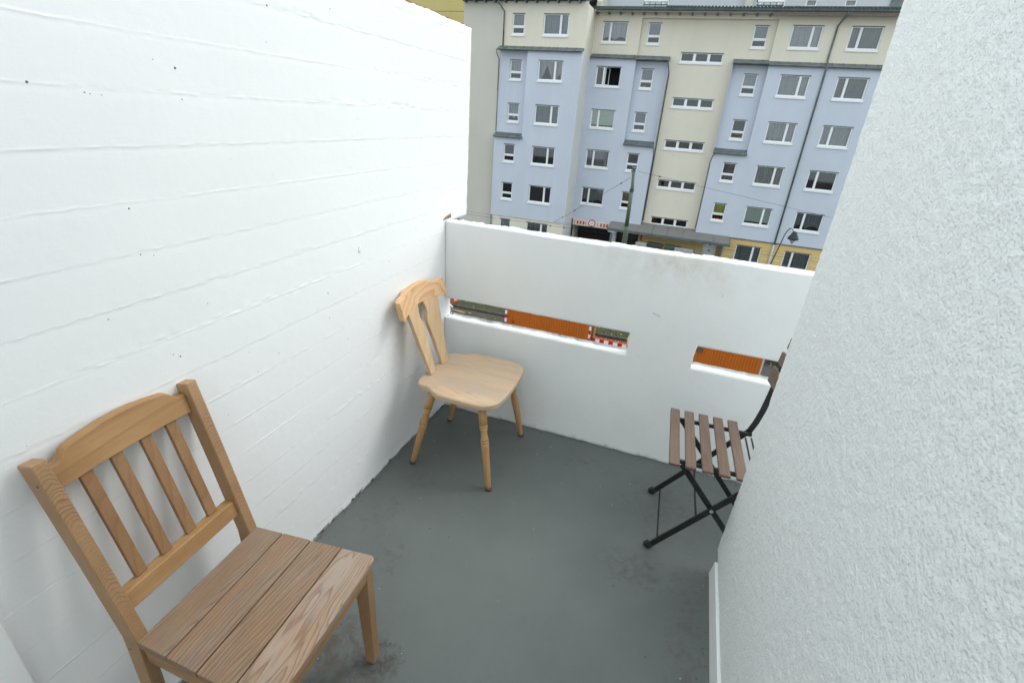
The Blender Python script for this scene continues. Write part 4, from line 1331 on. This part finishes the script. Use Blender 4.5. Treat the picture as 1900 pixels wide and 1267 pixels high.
face_x2('return_wall', -11.452, BL + .001, AL - .001, 0.06, 5.5, M['blue'])
MB().box(-16.5, -16.48, AL + .001, 48, G, 8.3).build('gable_wall', M['cream_grey'], bld)
# main block
panel('top_storey_wall', A, [(-7.6, -4.4, 5.45, 8.45), (-4.4, 4.05, 7.99, 8.45), (4.05, 18, 5.45, 8.45)], [h for h in holes(A) if h[3] > 6], M['cream'])
panel('stair_wall', S, [(-4.4, 4.05, 5.40, 7.99), (-2.15, 1.92, -5.68, 5.40)], [h for h in holes(S)] + [(-1.52, 1.24, z - .60, z) for _, _, z in SW], M['cream'])
for r_ in ((-4.37, -2.15, 0.0, 5.45), (1.92, 4.09, 0.0, 5.45)):
    panel('bay_wall', A, [r_], [h for h in holes(A) if h[3] < 6 and r_[0] < h[0] < r_[1]], M['blue'])
for rr_ in ([(-7.58, -4.35, -5.76, 5.5), (-4.35, -2.15, -5.60, 0.06)], [(1.92, 4.08, -5.60, 0.06), (4.08, 18, -5.60, 5.5)]):
    panel('blue_wall', B, rr_, [h for h in holes(B) if rr_[0][0] < h[0] < rr_[1][1]], M['blue'])
face_x('return_wall', -4.35, B + .001, A, 0.06, 5.45, M['blue'])
face_x('return_wall', -2.15, B + .001, S - .001, -5.60, 5.45, M['blue'])
face_x2('return_wall', 1.92, B + .001, S - .001, -5.60, 5.45, M['blue'])
face_x2('return_wall', 4.08, B + .001, A, 0.06, 5.45, M['blue'])
face_x('return_wall', -4.4, A + .001, S - .001, 5.45, 7.99, M['cream'])
face_x2('return_wall', 4.05, A + .001, S - .001, 5.45, 7.99, M['cream'])
MB().box(-4.4, 4.05, A + .001, S + .02, 7.992, 8.02).build('soffit', M['cream'], bld)
# inner core so that nothing shows through
MB().box(-16.47, 18, 39.6, 48, G, 8.3).build('building_core', M['grey_render'], bld)
# ochre ground floor
panel('ochre_wall', B + .04, [(3.95, 18, G, -5.60)], holes(B + .04), M['yellow'])
panel('ochre_wall', S - .02, [(-2.20, 3.95, G, -5.68)], [(2.69, 3.67, G + .12, -6.20)], M['yellow'], depth=.08)
MB().box(3.93, 3.95, B + .04, S - .021, G, -5.6).build('return_wall', M['grey_render'], bld)
gl_ = MB()
for z in (-6.38, -6.82, -7.26, -7.70):
    gl_.box(6.78, 8.05, B + .028, B + .0395, z - .02, z + .02); gl_.box(4.2, 4.86, B + .028, B + .0395, z - .02, z + .02); gl_.box(10.0, 18, B + .028, B + .0395, z - .02, z + .02)
gl_.build('render_band', M['cream'], bld)
MB().box(3.9, 18, B - .02, B + .05, -5.66, -5.58).build('string_course', M['zinc'], bld)
# ledge roofs: steep metal strips over each step of the facade
def ledge(x0, x1, yb, yf, z, h=0.32, ov=0.10):
    pr = [(yb, z), (yb, z + h), (yb - .05, z + h - .01), (yf - .14, z + .09), (yf - .20, z + .085), (yf - .22, z + .04), (yf - .19, z - .015), (yf - .11, z - .01), (yf - .08, z + .02)]
    m = MB().prism(pr, 0, x0 - ov, x1 + ov)
    # standing seams
    o = m.build('ledge_roof', M['zinc'], bld)
    x = x0 + .5
    s_ = MB()
    while x < x1:
        d = .03
        s_.add([(x - .012, yb - .05, z + h - .01), (x + .012, yb - .05, z + h - .01), (x + .012, yf - .14, z + .09), (x - .012, yf - .14, z + .09),
                (x - .012, yb - .05, z + h - .01 + d), (x + .012, yb - .05, z + h - .01 + d), (x + .012, yf - .14, z + .09 + d), (x - .012, yf - .14, z + .09 + d)],
               [(4, 5, 6, 7), (0, 4, 7, 3), (1, 2, 6, 5), (3, 7, 6, 2), (0, 1, 5, 4)])
        x += .62
    s_.build('standing_seam', M['zinc'], o)
    return o
ledge(-13.58, -7.66, AL, BL, 5.53, .30, .06)
ledge(-13.60, -11.47, AL, BL, -0.06, .32, .06)
ledge(-7.56, -4.42, A, B, 5.50, .30, 0.0)
ledge(-4.38, -2.20, S, B, 5.47, .34, .04)
ledge(-4.33, -2.20, A, B, 0.03, .34, .04)
ledge(1.95, 4.02, S, B, 5.46, .34, .04)
ledge(1.95, 4.06, A, B, 0.0, .33, .04)
ledge(4.07, 18, A, B, 5.42, .30, 0.0)
# eaves, gutters, rafter ends
def gutter(x0, x1, y, z, r=.085):
    pts = [(y + r * math.cos(t), z + r * math.sin(t)) for t in np.linspace(math.pi, 2 * math.pi, 9)]
    pts += [(y + r - .01, z + .0), (y - r + .01, z + .0)]
    MB().prism(pts, 0, x0, x1).build('gutter', M['gutter'], bld)
gutter(-16.65, -7.80, AL - .55, 8.58)
MB().prism([(AL - .50, 8.56), (AL + .05, 8.42), (AL + 5, 9.6), (AL + 5, 9.8), (AL - .50, 8.62)], 0, -16.6, -7.82).build('roof', M['roof_tile'], bld)
rme = MB().box(-.05, .05, -.42, -.002, 0, .11).mesh('rafter_end'); rme.materials.append(M['gutter'])
def rafters(x, x1, y, z, step):
    while x < x1:
        o = bpy.data.objects.new('rafter_end', rme); COL.objects.link(o); o.parent = bld; o.location = (x, y, z); x += step
rafters(-16.3, -7.9, AL, 8.33, .74)
gutter(-7.72, 18, B - .40, 8.37, .10)
MB().box(-7.70, 18, B - .30, A - .002, 8.24, 8.27).build('eave_board', M['cream_grey'], bld)
MB().box(3.6, 18, B - .28, B - .26, 8.12, 8.30).build('fascia_board', plain('brown_fascia', (0.20, 0.15, 0.13)), bld)
MB().prism([(B - .38, 8.40), (A + .1, 8.44), (40.0, 8.93), (40.0, 8.99), (B - .38, 8.50)], 0, -7.7, 18).build('roof', M['roof_tile'], bld)
rt_ = MB()
x = -2.8
while x < 17:
    rt_.tube([(x, B - .42, 8.50), (x, 38.2, 8.78)], .055, 6); x += .21
rt_.build('roof_tile_rib', M['roof_tile'], bld, kind='stuff', smooth=True)
rafters(-7.45, 4.0, A, 8.13, .78)
MB().prism([(A + .3, 8.3), (A + .3, 9.0), (40.0, 9.9), (40.0, 8.3)], 0, -7.72, -7.42).build('party_wall', M['cream'], bld)
MB().box(-16.4, -7.72, 40.0, 40.2, 8.9, 12.0).build('penthouse_wall', M['grey_render'], bld)
# set-back penthouse storey
pw = [(5.55, 6.22, 9.10, 10.3), (7.80, 8.48, 9.08, 10.3)]
panel('penthouse_wall', 40.0, [(-7.4, 18, 8.9, 12.6)], pw, M['grey_render'])
for a, b, c, d in pw:
    window(a, b, d, 40.0, 'small', cur='net', ztb=1.2)
MB().box(-7.42, -7.40, 40, 46, 8.8, 12.6).build('return_wall', M['grey_render'], bld)
MB().box(10.3, 11.6, 39.9, 39.98, 8.95, 10.2).build('grey_panel', M['zinc'], bld)
MB().box(1.85, 2.35, 39.7, 39.99, 8.9, 12).build('chimney_breast', M['cream_grey'], bld)
for x0, x1 in ((-4.42, -2.86), (2.50, 4.04)):
    bb = MB()
    bb.box(x0, x1, B - .15, B + .9, 8.98, 9.03)
    for t in np.linspace(x0 + .05, x1 - .05, 5):
        bb.box(t - .02, t + .02, B - .15, B - .11, 8.52, 8.98)
    bb.box(x0, x1, B - .15, B - .11, 8.60, 8.66)
    o = bb.build('roof_balcony_frame', M['gutter'], bld)
    MB().box(x0 + .03, x1 - .03, B - .17, B - .155, 8.80, 9.25).build('white_screen', M['frame'], o)
    kk = MB()
    for t in np.linspace(x0 + .2, x1 - .3, 2):
        kk.tube([(t, B - .19, 8.70), (t, B - .16, 8.70)], .045, 10)
    kk.build('round_lamp', M['frame'], o)
    MB().box(x1 - .05, x1 + .05, B - .1, B - .02, 8.45, 9.4).build('white_post', M['frame'], o)
# downpipes
MB().tube([(-13.72, AL - .50, 8.40), (-13.72, AL - .48, 8.28), (-13.42, AL - .10, 7.85), (-13.42, AL - .08, 5.80)], .05, 8).build('downpipe', M['zinc'], bld, smooth=True)
MB().tube([(-13.70, BL - .14, 5.55), (-13.70, BL - .05, 5.30), (-13.66, AL - .06, 5.0), (-13.66, AL - .06, 3.0)], .03, 8).build('downpipe', M['gutter'], bld, smooth=True)
MB().tube([(-13.66, AL - .04, 3.0), (-13.66, AL - .04, .30)], .025, 8).build('downpipe', M['gutter'], bld, smooth=True)
MB().tube([(-13.55, BL - .04, -5.82), (-13.55, BL - .04, G)], .05, 8).build('downpipe', M['zinc'], bld, smooth=True)
MB().tube([(-2.20, B - .12, 5.45), (-2.14, B - .06, 5.20), (-2.06, B + .3, 4.8), (-2.06, S - .06, 4.5), (-2.06, S - .06, -5.3)], .035, 8).build('downpipe', M['gutter'], bld, smooth=True)
MB().tube([(-2.20, B - .10, 0.02), (-2.12, B - .08, -.25), (-2.09, B + .1, -.5), (-2.09, B + .2, -5.4)], .03, 8).build('downpipe', M['gutter'], bld, smooth=True)
MB().tube([(2.05, B - .10, 0.0), (1.93, B - .04, -.20), (1.86, B + .1, -.6), (1.86, B + .2, -5.3)], .032, 8).build('downpipe', M['gutter'], bld, smooth=True)
MB().tube([(7.62, B - .40, 8.30), (7.60, B - .36, 8.15), (7.38, A - .10, 7.70), (7.36, A - .09, 5.85), (7.36, B - .22, 5.55), (7.36, B - .08, 5.2), (7.36, B - .08, -5.7)], .055, 10).build('downpipe', M['zinc'], bld, smooth=True)
MB().tube([(7.36, B - .06, -5.7), (7.36, B - .06, G)], .075, 10).build('downpipe', M['grey_render'], bld, smooth=True)
# canopy over the entrance
cp = MB().prism([(35.45, -5.97), (35.45, -5.85), (35.52, -5.82), (37.09, -5.60), (37.09, -5.68), (35.60, -5.97)], 0, -4.42, 4.38)
cpo = cp.build('canopy_frame', M['gutter'], bld)
M['canopy_sheet'] = plain('speckled_grey_canopy_sheet', (0.185, 0.18, 0.17), rough=0.8, var=.25, vscale=25, bscale=60, bdist=.005)
nC = 8
for k in range(nC):
    a = -4.38 + 8.72 * k / nC; b = a + 8.72 / nC - .025
    dz = random.uniform(-.004, .004)
    yb_ = 37.70 if a > -2.2 and b < 2.2 else 37.085
    zb_ = -5.80 + (yb_ - 35.55) * .145
    MB().prism([(35.50, -5.815 + dz), (yb_, zb_ + dz), (yb_, zb_ + .03 + dz), (35.50, -5.785 + dz)], 0, a, b).build('canopy_sheet', M['canopy_sheet'], bld)
for x in (-4.08, 3.9):
    MB().box(x - .07, x + .07, 35.7, 35.84, G, -5.96).build('canopy_post', M['zinc'], bld)
MB().box(3.20, 3.9 if False else 3.30, 35.9, 36.0, -6.05, -5.965).build('canopy_lamp', M['gutter'], bld)
# garage entrance
MB().box(-7.45, -4.30, B - .03, B + .25, -6.22, -5.76).build('garage_lintel', M['cream'], bld)
gi = MB()
gi.quad((-7.40, B, G), (-7.40, B + 2.2, G), (-7.40, B + 2.2, -6.2), (-7.40, B, -6.2))
gi.build('garage_reveal', M['cream'], bld, fix=False)
gi = MB()
gi.quad((-7.40, B + 2.2, G), (-7.40, 39.5, G), (-7.40, 39.5, -6.2), (-7.40, B + 2.2, -6.2))
gi.quad((-4.32, B, G), (-4.32, 39.5, G), (-4.32, 39.5, -6.2), (-4.32, B, -6.2))
gi.quad((-7.40, B, -6.21), (-4.32, B, -6.21), (-4.32, 39.5, -6.21), (-7.40, 39.5, -6.21))
gi.quad((-7.40, 39.5, G), (-4.32, 39.5, G), (-4.32, 39.5, -6.2), (-7.40, 39.5, -6.2))
gi.build('garage_interior', M['room'], bld, fix=False)  # near-black sides paint in the shade of the deep garage
MB().box(-4.30, -3.88, B - .03, B + .5, G, -5.8).build('garage_pier', M['cream_grey'], bld)
MB().box(-3.88, -2.20, B + .6, B + .65, G, -5.5).build('entrance_shade_sheet', M['black_metal'], bld)  # black sheet stands in for the shade of the open entrance
MB().box(-3.88, -2.20, B + .2, B + .6, -5.9, -5.45).build('entrance_head', M['gutter'], bld)
for xa, w in ((-7.32, .05), (-7.12, .13), (-6.88, .13), (-6.64, .13), (-6.42, .05), (-5.44, .05), (-5.22, .13), (-4.98, .13), (-4.74, .13)):
    MB().box(xa, xa + w, B - .036, B - .0305, -6.11, -5.85).build('warning_stripe', M['red'], bld)
hs = empty('height_limit_sign', 'round red-rimmed height limit sign reading 2,0 above the garage entrance', 'sign', (-5.90, B - .06, -5.93))
MB().tube([(0, .022, 0), (0, 0, 0)], .285, 32).build('red_rim', M['red'], hs)
MB().tube([(0, .0, 0), (0, -.006, 0)], .215, 32).build('white_face', M['white'], hs)
text('2,0', .20, (0, -.010, 0), (R(90), 0, 0), M['black_paint'], hs)
MB().prism([(-.05, -.20), (.05, -.20), (0, -.14)], 1, -.0105, -.0065).build('arrow', M['black_paint'], hs)
MB().prism([(-.05, .20), (.05, .20), (0, .14)], 1, -.0105, -.0065).build('arrow', M['black_paint'], hs)
ps = MB().box(-4.14, -3.95, 35.66, 35.69, -6.62, -6.35).build('blue_plate', plain('blue_plate_paint', (0.10, 0.13, 0.30)), label='small blue plate fixed to the canopy post beside the garage entrance', cat='plate')
MB().box(-4.35, -3.78, 35.60, 35.66, -6.10, -6.00).build('white_box_lamp', M['frame'], label='small white strip light under the corner of the grey canopy', cat='light')
# white entrance door
dr = MB().box(2.70, 3.66, S + .0, S + .05, G + .13, -6.21).build('entrance_door', M['frame'], bld)
for z in (-6.45, -6.90, -7.35):
    MB().box(3.12, 3.24, S - .01, S - .001, z - .06, z + .06).build('door_light', M['black_paint'], dr)
MB().tube([(2.80, S - .05, -7.35), (2.80, S - .05, -6.9)], .012, 8).build('door_handle', M['steel'], dr, smooth=True)
ic = MB().box(2.24, 2.50, S - .06, S - .021, -7.20, -6.93).build('intercom_panel', M['frame'], bld)
q = MB()
for i in range(2):
    for j in range(3):
        q.box(2.28 + i * .11, 2.35 + i * .11, S - .066, S - .0605, -7.17 + j * .08, -7.12 + j * .08)
q.build('name_plate', M['zinc'], ic)
# low forecourt wall, bins, red box
M['wall_grey'] = plain('mid_grey_render', (0.30, 0.32, 0.335), rough=.9)
gw = empty('forecourt_wall', 'low pale grey wall in front of the bins under the canopy', 'wall', (0, 0, 0))
MB().box(-2.05, -1.27, 34.5, 34.75, G, -6.37).build('wall_section', M['wall_grey'], gw, bev=.01)
MB().box(0.72, 2.0, 34.5, 34.75, G, -6.38).build('wall_section', M['wall_grey'], gw, bev=.01)
MB().box(-1.27, .72, 34.5, 34.75, G, -6.75).build('wall_section', M['wall_grey'], gw, bev=.01)
def bin_(x, mat, label):
    t = empty('wheelie_bin', label, 'bin', (x, 35.35, G + .12), 0, 'large rubbish bins under the canopy')
    MB().prism([(-.55, .62), (-.48, .0), (.48, .0), (.55, .62), (.55, 1.52), (-.55, 1.52)], 1, -.35, .35).build('body', mat, t, bev=.02)
    MB().prism([(-.59, 1.525), (.59, 1.525), (.58, 1.66), (.50, 1.735), (-.46, 1.755), (-.56, 1.70)], 1, -.40, .40).build('lid', mat, t, bev=.03)
bin_(-.72, plain('black_bin_plastic', (0.04, 0.045, 0.045), rough=.5), 'large black rubbish bin under the canopy, left of the green one')
bin_(0.55, plain('green_bin_plastic', (0.045, 0.08, 0.055), rough=.5), 'large dark green rubbish bin under the canopy, nearer the white door')
MB().box(-2.0, -1.86, 37.2, 37.35, -6.75, -6.05).build('red_extinguisher_box', M['red'], label='narrow red box on the ochre wall under the canopy', cat='box', bev=.02)

# neighbour behind on the left
nb = empty('mustard_building', 'mustard yellow building with grey joint lines at the upper left behind', 'building', (0, 0, 0))
z = G
k = 0
while z < 16:
    MB().box(-60, -14, 46 , 52, z, z + .955).build('facade_course', M['mustard'], nb)
    MB().box(-60, -14, 46.03, 52, z + .955, z + 1.0).build('joint_line', M['zinc'], nb)
    z += 1.0

# ---- tram mast and street lamp
tm = empty('tram_mast', 'stepped dark green tubular tram mast standing before the blue facade', 'mast', (-1.73, 24.0, G))
M['mast_green'] = plain('mast_green_paint', (0.075, 0.105, 0.075), rough=0.6, var=.2, vscale=3)
MB().tube([(0, 0, 0), (0, 0, 4.72), (0, 0, 4.78), (-.02, 0, 4.95)], .13, 14, rad=[.15, .135, .13, .10]).build('lower_tube', M['mast_green'], tm, smooth=True)
MB().tube([(-.02, 0, 4.95), (-.05, 0, 6.75)], .10, 14, rad=[.105, .095]).build('middle_tube', M['mast_green'], tm, smooth=True)
MB().tube([(-.05, 0, 6.70), (-.05, 0, 6.95), (-.12, 0, 7.78)], .08, 14, rad=[.115, .08, .068]).build('upper_tube', M['mast_green'], tm, smooth=True)
MB().tube([(-.12, 0, 7.76), (-.12, 0, 7.86)], .12, 14, rad=[.115, .10]).build('cap', M['gutter'], tm, smooth=True)
MB().box(-.24, 0.0, -.04, .04, 7.62, 7.70).build('wire_bracket', M['gutter'], tm)
sl = empty('street_lamp', 'dark green swan-neck street lamp with bell shade in front of the right wing', 'street lamp', (6.05, 30.0, G))
b0 = (6.05, 30.0)
pts = [(0, 0, 0), (0, 0, 2.4), (.22, 0, 3.2)]
pts = [(0.0, 0, 0.0), (.16, 0, 1.6), (.34, 0, 3.0), (.50, 0, 4.0), (.56, 0, 4.45), (.64, 0, 4.75), (.74, 0, 4.92), (.86, 0, 4.93), (.96, 0, 4.82), (1.02, 0, 4.70)]
MB().tube(pts, .03, 10, rad=[.05, .045, .04, .036, .032, .03, .03, .028, .026, .024]).build('pole', M['roof_tile'], sl, smooth=True)
MB().tube([(1.06, 0, 4.80), (1.06, 0, 4.76), (1.06, 0, 4.70), (1.06, 0, 4.66), (1.06, 0, 4.44), (1.06, 0, 4.36), (1.06, 0, 4.33)], .2, 20, rad=[.04, .12, .14, .15, .28, .30, .28]).build('shade', plain('bottle_green_enamel', (0.008, 0.022, 0.020), rough=.35), sl, smooth=True)
lg = MB().tube([(1.06, 0, 4.33), (1.06, 0, 4.22), (1.06, 0, 4.08)], .1, 14, rad=[.15, .12, .02])
lg.build('glass_bowl', plain('frosted_lamp_glass', (0.34, 0.36, 0.36), rough=.2), sl, smooth=True)

# ---- overhead wires
def wire(a, b, sag, label, r=.007, knots=()):
    a, b = Vector(a), Vector(b)
    pts = []
    for i in range(13):
        t = i / 12
        p = a.lerp(b, t); p.z -= sag * 4 * t * (1 - t); pts.append(p)
    w = MB().tube(pts, r, 6).build('overhead_wire', M['black_metal'], label=label, cat='wire', smooth=True)
    for t in knots:
        p = a.lerp(b, t); p.z -= sag * 4 * t * (1 - t)
        MB().tube([p - (b - a).normalized() * .05, p + (b - a).normalized() * .05], .03, 8).build('insulator', M['black_plastic'], w, smooth=True)
wire((-1.84, 24.0, -.59), (16.0, 34.0, -3.80), 0.02, 'thin wire running from the mast top down to the right across the facade', knots=(.07,))
wire((-1.94, 24.0, -.95), (-6.67, 28.0, -4.43), 0.03, 'thin slanting wire from the mast down to the left', r=.008, knots=(.10, .68, .86))
wire((-1.78, 24.0, -3.60), (-6.67, 28.0, -4.40), 0.0, 'short lower stay wire from the mast to the contact wire on the left', r=.006)
wire((-40, 28.0, -4.75), (40, 28.0, -4.40), 0.08, 'horizontal tram contact wire low in front of the entrance canopy', r=.008, knots=(.414, .425))
wire((-40, 31.0, -5.10), (40, 31.0, -5.00), 0.05, 'second horizontal tram wire lower across the ochre ground floor', r=.007)
